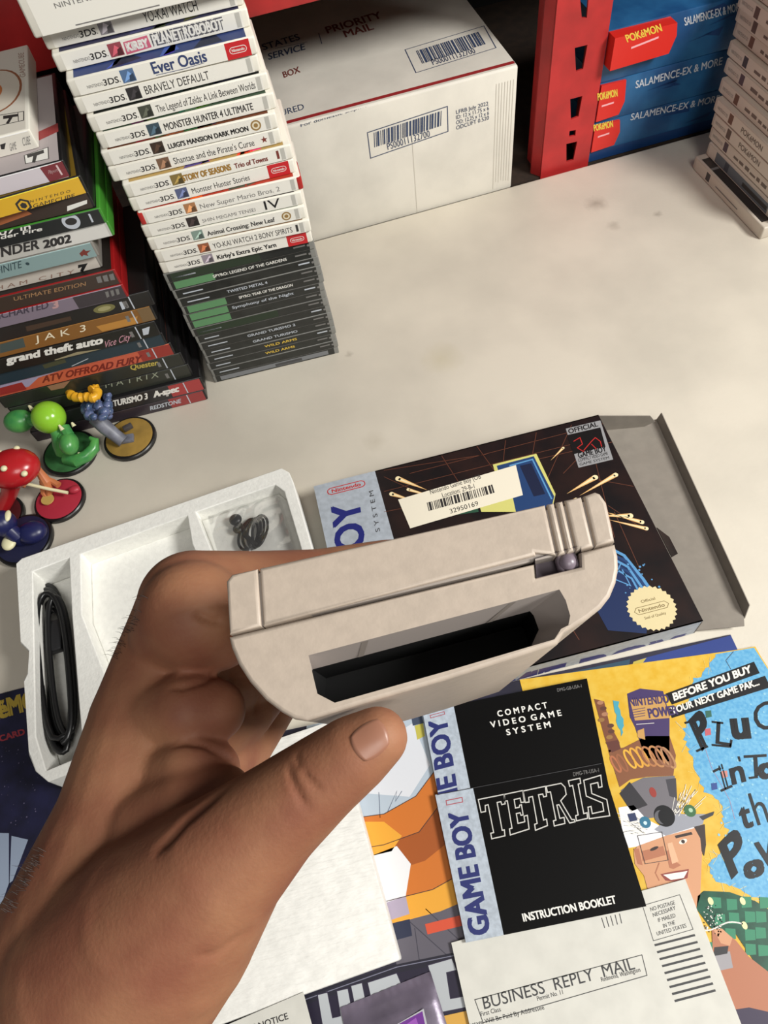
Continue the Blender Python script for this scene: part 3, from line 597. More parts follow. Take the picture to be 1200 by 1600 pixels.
MB().tube([P_(10,752,30), P_(46,757,25), P_(76,764,19), P_(106,770,14)], 1.7, m_cream, 8).build('rod', t3)
b = MB(); b.lathe(P_(75,781,8.5), [(4,0),(6.4,0),(6.4,1.6),(4,1.6)], mat('toy_ring', (190,160,90), .3), 24); b.build('ring', t3)
MB().ball(P_(116,765,10), 4.5, m_rb, (1.3, 1, .8)).build('ornament', t3)
t4, c4 = toy('toy_figure', 'toy figure under a red dome with pale dots, at the left edge', -3, 806, 26, mat('toy_darkred', (74, 20, 24), .5))
b = MB(); b.ball(P_(20,732,52), 21, m_toyr, (1.25, 1, .8), None, 26); b.build('dome', t4)
b = MB()
for q in ((26,701,62),(6,732,68),(38,740,60),(0,708,62),(44,712,52)): b.ball(P_(*q), 3.2, m_cream, (1, 1, .8), None, 12)
b.build('dots', t4)
b = MB(); b.tube([c4, P_(15,770,25), P_(18,750,44)], [7,8,10], m_toyr, 12); b.tube([P_(24,748,40), P_(32,755,34), P_(40,758,30)], [4,4,3], m_or, 8); b.build('torso', t4)
m_nav = mat('toy_navy', (28, 32, 78), .35)
t5, c5 = toy('toy_figure', 'dark navy toy figure with a cream patch, nearest the foam tray', 36, 842, 29, mat('toy_navybase', (30, 32, 62), .5))
b = MB(); b.ball(P_(50,832,16), 12, m_nav, (1.2, 1, .8)); b.ball(P_(4,818,30), 13, m_nav); b.tube([c5, P_(24,836,20), P_(8,822,30)], [9,8,7], m_nav, 12); b.build('torso', t5)
b = MB(); b.ball(P_(14,848,18), 7, m_cream, (1,1.2,.6)); b.ball(P_(12,806,38), 4, m_cream, (.8,1.6,.6)); b.build('cream_patch', t5)

# ------------------------------------------------------------------ printed mats
m_mat = mat('mat_navy', (30, 30, 62), .5, .35, 50)
GOLDP = ink(176, 150, 58)
def flat(name, label, cat, pts, z0, th, m, print_fn=None, loc=None, clip=True):
    o_ = Pl((0, 0, z0), (1, 0, 0), (0, 1, 0)); mb = MB(); prism(mb, o_, pts, th, m)
    ik = Ink(Pl((0, 0, z0+th), (1, 0, 0), (0, 1, 0)), .06, .05, list(pts) if clip else None)
    if print_fn: print_fn(ik)
    ik.into(mb); c = Vector((sum(p[0] for p in pts)/len(pts), sum(p[1] for p in pts)/len(pts), z0))
    return tag(mb.build(name, None, 30, c), label, cat)
def pr_left(ik):
    ik.tpx(GOLDP, 'POKéMON', (-62,1141), (86,1097), (-66,1114), 2, .04)
    ik.tpx(ink(150,50,60), 'TRADING CARD GAME', (-70,1180), (84,1134), (-72,1171), 2, .04)
    ik.ppx(ink(140,152,172), [(-40,1300),(14,1302),(14,1380),(0,1420),(-40,1420)], 1); ik.ppx(ink(140,152,172), [(18,1306),(44,1312),(20,1376),(15,1380)], 1)
    rr = random.Random(4)
    for q in range(40): ik.disc(ink(90,84,110), ik.pl.px(rr.uniform(0,60), rr.uniform(1160,1290)), rr.uniform(.15,.6), 1)
flat('play_mat', 'dark navy printed mat with gold lettering under the left end of the foam tray', 'play mat', [(-520, 238), (-170, 262), (-170, -60), (-520, -84)], 0, 1.6, m_mat, pr_left)
def pr_right(ik):
    OR = ink(200,112,40); OR2 = ink(160,82,30); YO = ink(226,160,52); PW = ink(214,216,222); LG = ink(176,188,200); PG = ink(92,88,98); CREAM = ink(228,228,230); LV = ink(168,156,176); OUT = ink(70,50,46)
    ik.ppx(LG, [(480,1100),(700,1090),(760,1480),(470,1500)], 0)
    ik.ppx(PW, [(560,1180),(645,1130),(672,1195),(640,1245),(575,1240)], 1); ik.ppx(ink(60,70,90), [(641,1110),(656,1106),(662,1130),(645,1134)], 2); ik.ppx(ink(190,180,80), [(648,1134),(661,1130),(664,1150),(652,1156)], 2)
    ik.lpx(ink(90,100,120), [(594,1278),(592,1238)], .5, 2); ik.lpx(ink(90,100,120), [(605,1270),(620,1236),(618,1252),(628,1236)], .5, 2)
    ik.ppx(PG, [(600,1400),(760,1360),(790,1480),(620,1510)], 1)
    for q in (((640,1440),(700,1494)), ((665,1420),(740,1490)), ((648,1450),(655,1500))): ik.lpx(ink(62,60,72), q, .6, 2)
    band = lambda a, b_, n=14: [(a[i][0], a[i][1]) for i in range(len(a))] + [(b_[i][0], b_[i][1]) for i in range(len(b_))][::-1]
    A1 = [(540,1280),(600,1272),(650,1244),(690,1190)]; A2 = [(540,1330),(600,1320),(655,1300),(700,1240)]; A3 = [(550,1380),(610,1362),(664,1345),(720,1300)]; A4 = [(560,1420),(620,1404),(676,1390),(730,1360)]; A5 = [(570,1450),(628,1440),(688,1424),(745,1400)]
    ik.ppx(OR, band(A1, A2), 2); ik.ppx(OR2, band(A2, A3), 2); ik.ppx(OR, band(A3, A4), 2); ik.ppx(YO, band(A4, A5), 2)
    ik.ppx(YO, [(560,1284),(600,1284),(628,1306),(612,1330),(570,1340)], 3); ik.ppx(CREAM, [(560,1345),(620,1322),(642,1350),(634,1400),(575,1420)], 3); ik.ppx(LV, [(575,1420),(634,1400),(640,1428),(585,1446)], 3)
    ik.ppx(ink(36,42,66), [(590,1448),(640,1436),(644,1462),(600,1474)], 3); ik.ppx(ink(206,80,52), [(664,1444),(720,1430),(724,1446),(668,1460)], 3)
    for A_ in (A1, A2, A4): ik.lpx(OUT, A_, .5, 5)
    ik.ppx(ink(26,24,40), [(420,1576),(620,1507),(760,1478),(764,1492),(620,1520),(420,1590)], 6); ik.lpx(ink(120,120,140), [(420,1582),(620,1511),(760,1483)], .5, 7)
    ik.ppx(ink(30,24,46), [(380,1590),(620,1519),(790,1485),(830,1680),(400,1720)], 4)
    B = ink(176,180,184); Kd = ink(40,32,56)
    def L_(pts): ik.ppx(B, pts, 8); ik.lpx(Kd, pts, .7, 9, True)
    L_([(496,1554),(512,1550),(520,1590),(532,1587),(526,1548),(544,1544),(562,1640),(545,1644),(537,1602),(524,1606),(532,1650),(512,1652)])
    L_([(548,1540),(566,1535),(586,1635),(568,1640)]); L_([(574,1535),(620,1520),(632,1548),(600,1566),(606,1600),(590,1604)])
    L_([(668,1508),(706,1497),(714,1516),(698,1520),(704,1560),(726,1556),(730,1574),(690,1582)])
    ik.ppx(ink(210,160,70), [(690,1588),(735,1578),(742,1610),(696,1618)], 8); ik.ppx(ink(36,58,128), [(1000,1030),(1160,988),(1175,1012),(1000,1050)], 1); ik.ppx(ink(190,170,70), [(990,1034),(1010,1028),(1000,1042),(985,1046)], 2); ik.ppx(ink(40,70,90), [(820,1066),(985,1030),(980,1050),(820,1080)], 1)
flat('play_mat', 'printed mat with orange and grey artwork and big silver letters, under the booklets', 'play mat', [(-168, 168), (262, 177), (268, -140), (-168, -150)], 0, 1.6, mat('mat_grey', (40, 36, 58), .5, .3, 50), pr_right)

# ------------------------------------------------------------------ magazine page
PG0 = 1.7
def pr_mag(ik):
    rr = random.Random(11); Y = mat('page_yellow', (216, 170, 44), .4, 0, 120, col2=(222, 184, 72)); BL = mat('page_blue', (84, 158, 204), .4, 0, 400, col2=(112, 178, 214)); BK = ink(20,20,24,.35)
    T_ = ik.tpx; W_ = ink(236,232,222)
    edge = rough_line([(1118,1022),(1105,1045),(1085,1062),(1072,1110),(1068,1150),(1085,1195),(1095,1225),(1105,1240),(1125,1250),(1130,1285),(1140,1300),(1132,1325),(1108,1352),(1112,1372),(1150,1385),(1175,1400),(1230,1420)], 5, 3.0, rr)
    ik.ppx(BL, [(1240,1090),(1200,1046),(1178,1012)]+edge+[(1260,1420)], 1)
    CR = ink(238,214,120)
    for q in range(70):
        p = edge[rr.randrange(len(edge))]; a = rr.uniform(0, 6.28); l = rr.uniform(6, 16); ik.lpx(CR if q % 3 else ink(170,205,215), [p, (p[0]+l*math.cos(a), p[1]+l*math.sin(a))], .18, 2+q % 5)
    for q in range(90):
        p = (rr.uniform(1100,1200), rr.uniform(1060,1390)); ik.disc(ink(140,194,216), ik.pl.px(*p), rr.uniform(.3,1.0), 2+q % 2) if p[0] > 1112 else None
    ik.ppx(BK, [(1040,1084),(1178,1034),(1187,1052),(1050,1101)], 4); ik.ppx(BK, [(1044,1108),(1195,1056),(1204,1074),(1050,1122)], 4)
    T_(W_, 'BEFORE YOU BUY', (1053,1095), (1175,1050), (1050,1084), 6, .04); T_(W_, 'YOUR NEXT GAME PAK...', (1050,1116), (1187,1070), (1047,1106), 6, .03)
    # ransom-note lettering
    def serif(a, b): ik.lpx(BK, [a, b], 1.6, 6)
    T_(BK, 'P', (1096,1172), (1116,1150), (1076,1128), 6, .05); serif((1088,1174),(1106,1166)); serif((1070,1130),(1084,1126))
    T_(BK, 'L', (1118,1162), (1142,1166), (1120,1128), 6, .0); serif((1112,1164),(1142,1167)); serif((1112,1128),(1130,1130)); serif((1141,1167),(1143,1156))
    T_(BK, 'u', (1144,1154), (1174,1152), (1138,1110), 6, .045)
    T_(BK, 'G', (1184,1146), (1220,1134), (1172,1104), 6, .0)
    T_(BK, 'i', (1132,1232), (1138,1228), (1122,1196), 6, .05); serif((1114,1206),(1126,1200)); serif((1126,1236),(1144,1228))
    T_(BK, 'n', (1144,1226), (1166,1220), (1136,1190), 6, .03); T_(BK, 'T', (1164,1214), (1200,1212), (1162,1180), 6, .0); serif((1154,1182),(1156,1190)); serif((1170,1216),(1184,1214))
    T_(BK, 'o', (1186,1218), (1214,1212), (1180,1186), 6, .06)
    T_(BK, 't', (1160,1296), (1178,1290), (1150,1256), 6, .03); T_(BK, 'h', (1184,1290), (1204,1284), (1168,1240), 6, .0); T_(BK, 'e', (1206,1286), (1224,1282), (1204,1256), 6, .02)
    T_(BK, 'P', (1142,1372), (1172,1340), (1122,1322), 6, .05); T_(BK, 'o', (1164,1374), (1196,1364), (1158,1340), 6, .07); T_(BK, 'W', (1186,1356), (1240,1340), (1178,1318), 6, .03)
    for c, p in (((40,96,80),(1107,1116)), ((190,90,100),(1106,1144)), ((40,70,140),(1116,1229)), ((200,130,120),(1132,1210))): ik.ppx(ink(*c), [(p[0]-5,p[1]-5),(p[0]+4,p[1]-6),(p[0]+5,p[1]+4),(p[0]-4,p[1]+6)], 4)
    ik.lpx(ink(60,70,90), [(1146,1018),(1134,1032),(1142,1046)], .5, 3); ik.lpx(ink(160,140,170), [(1102,1170),(1112,1200),(1140,1250),(1148,1280)], .4, 3)
    # the packets tower
    DP_ = ink(62,44,96); TN = ink(196,150,84); BN = ink(120,70,46)
    ik.ppx(ink(70,160,180), rough_line([(958,1096),(966,1098),(975,1130),(972,1150),(964,1130),(958,1096)], 5, 2, rr), 3)
    ik.ppx(DP_, [(980,1084),(1000,1076),(1036,1080),(1046,1118),(1046,1190),(1008,1184),(992,1136),(984,1120)], 3); ik.ppx(TN, [(984,1094),(1036,1088),(1046,1122),(992,1126)], 4)
    T_(DP_, 'NINTENDO', (984,1104), (1046,1098), (982,1091), 6, .02); T_(DP_, 'POWER', (1014,1122), (1060,1116), (1011,1108), 6, .03); 
    for q in range(4): ik.lpx(DP_, [(985,1110+4*q),(1008,1106+4*q)], .5, 6)
    ik.lpx(W_, [(994,1132),(1022,1130)], .4, 6); ik.ppx(TN, [(996,1142),(1006,1138),(1008,1156),(996,1152)], 5)
    ik.ppx(BN, [(928,1092),(944,1096),(952,1130),(968,1160),(968,1164),(952,1176),(944,1150)], 3); ik.ppx(ink(96,50,40), [(946,1160),(966,1156),(970,1170),(956,1176)], 4)
    for q in range(7): ik.disc(ink(*rr.choice(((150,110,60),(90,52,40),(170,120,90)))), ik.pl.px(936+rr.uniform(-4,12)+q*2, 1098+q*9), 2.6, 4, 1.6)
    ik.ppx(ink(130,80,50), [(950,1172),(975,1168),(1010,1150),(1046,1150),(1056,1180),(1052,1212),(1010,1214),(985,1218),(968,1230)], 3)
    for q, (x, y, rx, ry, c) in enumerate([(962,1194,5,13,(176,106,70)),(972,1192,5,14,(150,92,60)),(984,1186,6,15,(224,172,60)),(994,1184,6,16,(220,160,54)),(1004,1182,6,16,(206,150,60)),(1014,1182,8,16,(176,116,70)),(1026,1182,9,17,(186,130,80)),(1036,1182,9,17,(150,100,70)),(1044,1184,7,17,(176,130,90))]):
        c0 = ik.pl.px(x, y); n = 26; pts = []
        for i in range(n):
            a = 2*math.pi*i/n; X, Y_ = rx*.42*math.cos(a), ry*.47*math.sin(a); pts.append((c0[0]+X*math.cos(.25)-Y_*math.sin(.25), c0[1]+X*math.sin(.25)+Y_*math.cos(.25)))
        ik.line(ink(*c), pts, 1.5, 4+q % 4, True)
    # man in an odd hat
    SK = ink(206,150,112); SK2 = ink(176,112,82); HR = ink(52,36,32); HG = ink(150,152,162); SH = ink(232,232,236); GR2 = mat('scale_green', (30, 92, 70), .35, .3, 90)
    ik.ppx(ink(110,106,112), [(970,1235),(985,1225),(1006,1215),(1054,1212),(1058,1250),(1064,1272),(1004,1280)], 4)
    ik.ppx(ink(40,38,44), [(968,1240),(984,1222),(998,1240),(1012,1258),(986,1268)], 5); ik.ppx(ink(60,58,66), [(1040,1218),(1056,1216),(1058,1248),(1046,1244)], 5)
    ik.disc(ink(150,50,40), ik.pl.px(1020,1238), 2.4, 6, 3.6)
    ik.ppx(SH, [(966,1262),(990,1258),(1010,1280),(1030,1290),(1050,1272),(1088,1274),(1100,1276),(1092,1292),(1040,1306),(1000,1322),(982,1325),(972,1296)], 5); ik.ppx(HG, [(1022,1296),(1054,1272),(1102,1272),(1098,1288),(1040,1306)], 6)
    ik.ppx(ink(50,50,56), [(1092,1276),(1116,1268),(1114,1274),(1098,1282)], 7)
    for q in range(26):
        a = rr.uniform(2.2, 3.5); l = rr.uniform(20, 44); p = (1006+rr.uniform(-6,6), 1290+rr.uniform(-12,16)); ik.lpx(W_, [p, (p[0]+l*math.cos(a), p[1]-l*math.sin(a)*.7)], .35, 7)
    for q in range(16):
        a = rr.uniform(.75, 1.45); p = (1050+rr.uniform(-4,26), 1270+rr.uniform(-4,6)); l = rr.uniform(24, 48); ik.lpx(W_, [p, (p[0]+l*math.cos(a), p[1]-l*math.sin(a))], .35, 7)
    ik.disc(ink(20,20,24), ik.pl.px(1038,1275), 7.4, 8, 7.4); ik.disc(ink(90,90,96), ik.pl.px(1033,1277), 4.8, 9); ik.disc(ink(20,20,24), ik.pl.px(1037,1277), 3.8, 10, 5)
    ik.disc(ink(40,110,140), ik.pl.px(1008,1285), 4, 8); ik.disc(ink(200,225,230), ik.pl.px(1008,1286), 1.3, 9); ik.disc(ink(50,100,60), ik.pl.px(1078,1267), 4.2, 8); ik.disc(ink(170,200,170), ik.pl.px(1079,1266), 1.5, 9); ik.ppx(ink(40,52,90), [(980,1272),(992,1270),(996,1282),(984,1284)], 8)
    ik.ppx(SK, [(996,1322),(1040,1306),(1092,1292),(1098,1312),(1096,1350),(1094,1400),(1088,1420),(1060,1424),(1030,1420),(1012,1390),(1006,1368),(992,1350),(990,1330)], 6)
    ik.ppx(HR, [(1084,1292),(1101,1288),(1103,1320),(1100,1338),(1096,1330),(1094,1310)], 7); ik.ppx(SK2, [(990,1326),(998,1326),(1004,1352),(996,1350)], 7)
    ik.ppx(SK2, [(1002,1330),(1036,1322),(1040,1336),(1004,1346)], 7); ik.disc(HR, ik.pl.px(1022,1326), 3.4, 8, 1.0, 16, .2)
    ik.ppx(HR, [(1054,1306),(1080,1300),(1082,1304),(1056,1310)], 8); ik.disc(ink(236,226,214), ik.pl.px(1067,1315), 3.2, 8, 1.5, 18, .2); ik.disc(HR, ik.pl.px(1067,1315), 1.3, 9)
    ik.ppx(SK2, [(1040,1330),(1050,1328),(1058,1348),(1064,1352),(1052,1358),(1046,1356)], 8); ik.ppx(ink(226,176,140), [(1042,1318),(1050,1316),(1060,1346),(1050,1350)], 9)
    ik.ppx(ink(140,60,52), [(1032,1366),(1050,1362),(1076,1358),(1074,1372),(1056,1378),(1040,1376)], 9); ik.ppx(ink(240,236,224), [(1036,1367),(1074,1361),(1068,1372),(1048,1375)], 10)
    ik.lpx(SK2, [(1030,1348),(1024,1364),(1030,1376)], .7, 9)
    ik.lpx(ink(70,60,60), [(996,1306),(1034,1300),(1044,1344),(1008,1350)], .35, 12, True)
    ik.ppx(GR2, [(1090,1400),(1100,1392),(1140,1394),(1180,1408),(1215,1430),(1230,1540),(1180,1505),(1150,1460),(1110,1450),(1088,1420)], 6)
    GL = ink(46,130,96)
    for q in range(16):
        x = 1120+(q % 4)*24+rr.uniform(-5,5); y = 1412+(q//4)*24+rr.uniform(-4,4); ik.ppx(GL, [(x-8,y-9),(x+8,y-8),(x+9,y+8),(x-7,y+9)], 7)
    for q in range(70): ik.disc(W_ if q % 2 else BK, ik.pl.px(1092+rr.uniform(0,24)+(q % 7)*3, 1412+rr.uniform(0,32)+(q % 7)*3), rr.uniform(.25,.6), 9)
    for q in range(34): ik.disc(W_, ik.pl.px(1090+q*2.1, 1452+math.sin(q*.2)*4-q*.3), .5, 9)
    for p in ((1110,1408),(1160,1408),(1163,1446)): ik.disc(ink(226,222,170), ik.pl.px(*p), 1.8, 9, 2.4)
    ik.ppx(SK2, [(1112,1452),(1126,1450),(1150,1470),(1170,1495),(1215,1530),(1230,1600),(1160,1590),(1120,1540),(1114,1500)], 8); ik.ppx(SK, [(1114,1452),(1128,1451),(1144,1466),(1140,1478),(1126,1474)], 9)
    ik.ppx(ink(156,152,156), [(1112,1494),(1140,1486),(1145,1512),(1118,1518)], 9); ik.ppx(ink(40,38,42), [(1116,1480),(1138,1478),(1136,1490),(1114,1494)], 10)
    ik.ppx(ink(50,38,66), [(1144,1578),(1170,1574),(1240,1590),(1260,1700),(1160,1700)], 9)
tl = TOP.px(812, 1078); 
mp = Pl((0, 0, PG0+.4), (1, 0, 0), (0, 1, 0)); q = [mp.px(*p) for p in ((812,1062),(1140,1017),(1165,1013),(1180,1010),(1188,1024),(1200,1045))]
d_ = Vector(q[5])-Vector(q[4]); q6 = (q[4][0]+16, -130)
pts = [q[0], (q[0][0]-4, -120), q6, (q[5][0]+1.5, q[5][1]-6), q[4], q[3], q[2], q[1]]
flat('magazine_page', 'yellow and blue magazine page with a man in an odd hat', 'magazine', pts, PG0, .4, mat('page_yellow', (216, 170, 44), .4, 0, 120, col2=(222, 184, 72)), pr_mag)

# ---- reply card, booklets, leaflet, sachet
PAPER = mat('paper', (214, 212, 203), .6, .04, 60)
z_c = PG0+4.6
def pr_card(ik):
    K = ink(56,56,58); A = [(742,1562),(1003,1492),(1011,1524),(755,1598)]
    ik.lpx(K, A, .45, 2, True); ik.tpx(K, 'BUSINESS  REPLY  MAIL', (757,1577), (993,1514), (753,1558), 2)
    ik.tpx(K, 'First Class', (752,1588), (783,1580), (750.5,1581), 2); ik.tpx(K, 'Permit No. 11', (840,1564), (880,1553), (838.5,1557), 2); ik.tpx(K, 'Redmond, Washington', (940,1534), (1001,1518), (938.5,1527), 2); ik.tpx(K, 'Postage Will Be Paid By Addressee', (730,1606), (851,1577), (728,1599), 2)
    ik.lpx(K, [(1004,1415),(1062,1398),(1083,1452),(1021,1470)], .35, 2, True)
    for s_, p, e in (('NO POSTAGE',(1017,1424),(1055,1413)),('NECESSARY',(1021,1433),(1056,1421)),('IF MAILED',(1029,1441),(1056,1433)),('IN THE',(1037,1450),(1055,1444)),('UNITED STATES',(1027,1462),(1073,1449))): ik.tpx(K, s_, p, e, (p[0]-1.5, p[1]-6), 2)
    for k in range(9):
        a = Vector((1023+3.9*k, 1477+10.9*k)); b_ = Vector((1086+4*k, 1461+10.8*k)); ik.lpx(K, [tuple(a), tuple(b_)], 1.25, 2)
    for k in range(5): ik.lpx(K, [(940+7*k, 1434-1.6*k), (945+6.6*k, 1450-1.8*k)], .5, 2)
cp = Pl((0, 0, z_c+.3), (1, 0, 0), (0, 1, 0)); qc = [cp.px(*p) for p in ((705,1473),(1072,1373))]
cR = cp.px(1160, 1600); cU = Vector(qc[1])-Vector(qc[0]); cD = (Vector(cR)-Vector(qc[1])); cD *= 1.35
pts = [qc[0], tuple(Vector(qc[0])+cD), tuple(Vector(qc[1])+cD), qc[1]]
flat('reply_card', 'white postage-paid reply card with black bars, partly under the black booklets', 'card', pts, z_c-2.5, .35, PAPER, pr_card)
m_blk = mat('booklet_black', (9, 8, 8), .5, spec=.12); STR = mat('booklet_silver', (186, 196, 208), .4, .1, 300)
def booklet(name, label, z, quad, fn, th=1.2):
    pl = Pl((0, 0, z+th), (1, 0, 0), (0, 1, 0)); P = [pl.px(*p) for p in quad]
    return flat(name, label, 'booklet', P[::-1], z, th, m_blk, fn)
def pr_man(ik):
    ik.ppx(STR, [(660,1111),(708,1099),(735,1232),(683,1243)], 1)
    ik.tpx(NAVY, 'GAME BOY', (727,1322), (697,1120), (697,1330), 3, .035)
    ik.lpx(ink(170,70,80), [(672,1118),(694,1112),(695,1116),(673,1122)], .5, 3, True)
    for s_, a, b_ in (('C O M P A C T',(778,1120),(856,1106)),('V I D E O  G A M E',(767,1137),(878,1118)),('S Y S T E M',(792,1149),(861,1136))): ik.tpx(WHITE, s_, a, b_, (a[0]-2, a[1]-9), 3, .025)
    ik.tpx(GREY, 'DMG-GB-USA-1', (871,1081), (909,1074), (870,1076), 3)
zb_ = PG0+1.0
booklet('instruction_booklet', 'black booklet with a silver spine band, half under the other one', zb_+1.6, [(660,1111),(917,1060),(958,1262),(700,1322)], pr_man)
def pr_tet(ik):
    ik.ppx(STR, [(680,1242),(739,1231),(787,1461),(728,1473)], 1)
    ik.tpx(NAVY, 'GAME BOY', (766,1458), (729,1265), (735,1464), 3, .035)
    ik.lpx(ink(170,70,80), [(697,1251),(722,1246),(723,1253),(698,1258)], .6, 3, True)
    ik.tpx(WHITE, 'INSTRUCTION BOOKLET', (818,1440), (964,1411), (815,1428), 3, .03); ik.tpx(GREY, 'DMG-TR-USA-1', (896,1213), (936,1206), (895,1207), 3); ik.lpx(ink(60,60,62), [(683,1242),(940,1193)], .4, 2)
    W2 = ink(206,204,198)
    def G(*pts): ik.lpx(W2, pts, .75, 3, True)
    z_ = lambda pts: [(660+x/3, 1040+y/3) for x, y in pts]
    G(*z_([(262,628),(382,604),(388,648),(372,652),(368,638),(350,642),(374,772),(384,770),(387,798),(325,812),(320,786),(334,783),(308,652),(294,656),(296,684),(275,688)]))
    G(*z_([(384,604),(470,586),(478,640),(462,642),(458,622),(430,628),(436,668),(454,664),(456,654),(464,652),(472,700),(462,702),(458,690),(440,694),(448,740),(480,732),(476,706),(492,702),(500,766),(412,794),(408,766),(420,762),(398,634),(386,636)]))
    G(*z_([(472,588),(576,566),(582,612),(568,616),(564,602),(544,606),(568,724),(582,720),(586,750),(530,772),(526,744),(538,740),(516,614),(498,618),(500,640),(482,642)]))
    G(*z_([(580,566),(650,552),(668,570),(674,604),(648,634),(700,722),(712,722),(716,732),(690,738),(640,652),(630,654),(644,716),(664,712),(668,740),(618,752),(614,728),(626,724),(600,592),(586,594)]))
    G(*z_([(684,540),(738,528),(742,552),(730,556),(756,694),(772,690),(774,716),(722,728),(718,704),(730,700),(704,562),(690,566)]))
    G(*z_([(756,538),(836,514),(842,568),(826,572),(822,548),(788,556),(794,600),(864,628),(878,704),(782,718),(776,664),(790,660),(796,694),(850,682),(844,644),(768,612)]))
booklet('instruction_booklet', 'black booklet with outlined block lettering and a silver band', zb_+2.9, [(680,1242),(940,1192),(1010,1416),(728,1473)], pr_tet)
def pr_leaf(ik): ik.tpx(DK, 'IMPORTANT NOTICE', (330,1634), (451,1592), (328,1624), 2, .01)
lp = Pl((0, 0, 30), (1, 0, 0), (0, 1, 0))
P = [TOP.px(*p) for p in ((340,1606),(474,1550),(500,1640),(370,1700))]
# ---- foam slab
FZ = 22.0; m_foam = mat('foam', (240, 239, 233), .75, .03, 200, .35, 420); m_foam2 = mat('foam_ribbed', (236, 234, 228), .75, .05, 120, .9, 1)
_nt = m_foam2.node_tree; _b = [n for n in _nt.nodes if n.type == 'BUMP'][0]; _n2 = _b.inputs['Height'].links[0].from_node; _n2.inputs['Scale'].default_value = 1.0
_mp = _nt.nodes.new('ShaderNodeMapping'); _mp.inputs['Scale'].default_value = (90, 330, 200); _mp.inputs['Rotation'].default_value = (0, 0, math.radians(-3)); _tcn = [n for n in _nt.nodes if n.type == 'TEX_COORD'][0]
_nt.links.new(_tcn.outputs['Object'], _mp.inputs['Vector']); _nt.links.new(_mp.outputs['Vector'], _n2.inputs['Vector'])
fpl = Pl((0, 0, FZ), (1, 0, 0), (0, 1, 0)); tr_, br_, bl_ = fpl.px(545, 1116), fpl.px(625, 1500), fpl.px(490, 1549)
dU = (Vector(br_)-Vector(bl_)).normalized(); dV = (Vector(tr_)-Vector(br_)); dV = dV - dU*dV.dot(dU)
BRv = Vector(br_); sl = MB(); pl_ = Pl((BRv.x, BRv.y, 1.7), (dU.x, dU.y, 0), (dV.x, dV.y, 0)); sl.box(pl_.at(-205, 0), pl_.U*205, pl_.V*dV.length, UPZ*(FZ-1.7), m_foam2, 1.5, 2)
tag(sl.build('foam_slab', None, 30, pl_.at(-125, 60)), 'flat ribbed white foam slab lying under the thumb', 'foam packaging')
lq = Pl((0, 0, FZ+.5), (1, 0, 0), (0, 1, 0)); P = [lq.px(*p) for p in ((330,1612),(474,1550),(498,1640),(360,1700))]
flat('leaflet', 'plain white leaflet corner with dark capitals at the bottom edge', 'paper', P[::-1], FZ+.6, .35, PAPER, pr_leaf)
# ---- foil sachet
m_foil = mat('foil_purple', (128, 118, 136), .3, .2, 40, .25, 90, .35)
fz = 2.0; sp = Pl((0, 0, fz+5), (1, 0, 0), (0, 1, 0)); fq = [Vector(sp.px(*p)) for p in ((530,1575),(672,1518),(716,1660),(560,1720))]
fs = MB(); NU, NV = 26, 26; vs = []; fc = []
for j in range(NV+1):
    for i in range(NU+1):
        u, v = i/NU, j/NV; p = (fq[0]*(1-u)+fq[1]*u)*(1-v)+(fq[3]*(1-u)+fq[2]*u)*v
        h = 5.5*(math.sin(math.pi*u)**.5)*min(1, max(0, (v-.1)*5)) + (0.5*math.sin(u*70) if v < .1 else 0) + .8
        vs.append((p.x, p.y, fz+h))
for j in range(NV):
    for i in range(NU): a = j*(NU+1)+i; fc.append([a, a+NU+1, a+NU+2, a+1])
fs.add(vs, fc, m_foil); n = len(vs)
vs2 = [(p[0], p[1], fz-.2) for p in vs]; fs.add(vs2, [f[::-1] for f in fc], m_foil)
sk = root('foil_pack', 'crimped purple-grey foil pack at the bottom edge', 'packet', (sum(p.x for p in fq)/4, sum(p.y for p in fq)/4, fz)); fs.build('wrapper', sk, 50)
ik = Ink(Pl((0, 0, fz+6.3), (1, 0, 0), (0, 1, 0)), .2); ik.ppx(ink(180,180,186), [(600,1612),(662,1576),(676,1640),(612,1680)], 0); ik.ppx(ink(108,44,140), [(612,1606),(660,1580),(672,1640),(616,1670)], 1); ik.ppx(ink(150,80,176), [(630,1604),(650,1590),(660,1620)], 2)
ik.build('picture_window', sk)

# ------------------------------------------------------------------ console carton
m_cart = mat('carton_black', (22, 18, 20), .35, 0, 30, col2=(40, 26, 24)); m_board = mat('grey_board', (146, 138, 128), .8, .05, 90); m_sil = mat('carton_silver', (178, 186, 196), .4, .08, 200)
GZ = 28.0; gp = Pl((0, 0, GZ), (1, 0, 0), (0, 1, 0))
gTL, gTR, gBR = (Vector(gp.px(*p)) for p in ((490,760),(935,648),(1073,977)))
gU = (gTR-gTL).normalized(); gV = Vector((-gU.y, gU.x)); gW = (gTR-gTL).length; gH = abs((gTR-gBR).dot(gV))
G3 = lambda a, b, z: Vector((gTL.x, gTL.y, 0)) + Vector((gU.x, gU.y, 0))*a + Vector((gV.x, gV.y, 0))*(-b) + UPZ*z
U3 = Vector((gU.x, gU.y, 0)); V3 = Vector((gV.x, gV.y, 0))
gc = root('console_carton', 'open black console carton with starburst artwork and a silver band, right of the foam tray', 'box', tuple(G3(gW/2, gH/2, 1.7)))
b = MB(); th = 1.0
b.box(G3(0, gH, 1.7), U3*gW, V3*gH, UPZ*th, m_board); b.box(G3(0, gH, GZ-th), U3*gW, V3*gH, UPZ*th, m_cart); b.box(G3(0, gH, 1.7), U3*gW, V3*th, UPZ*(GZ-1.7), m_sil); b.box(G3(0, 0, 1.7), U3*gW, V3*-th, UPZ*(GZ-1.7), m_cart); b.box(G3(0, gH, 1.7), U3*th, V3*gH, UPZ*(GZ-1.7), m_sil)
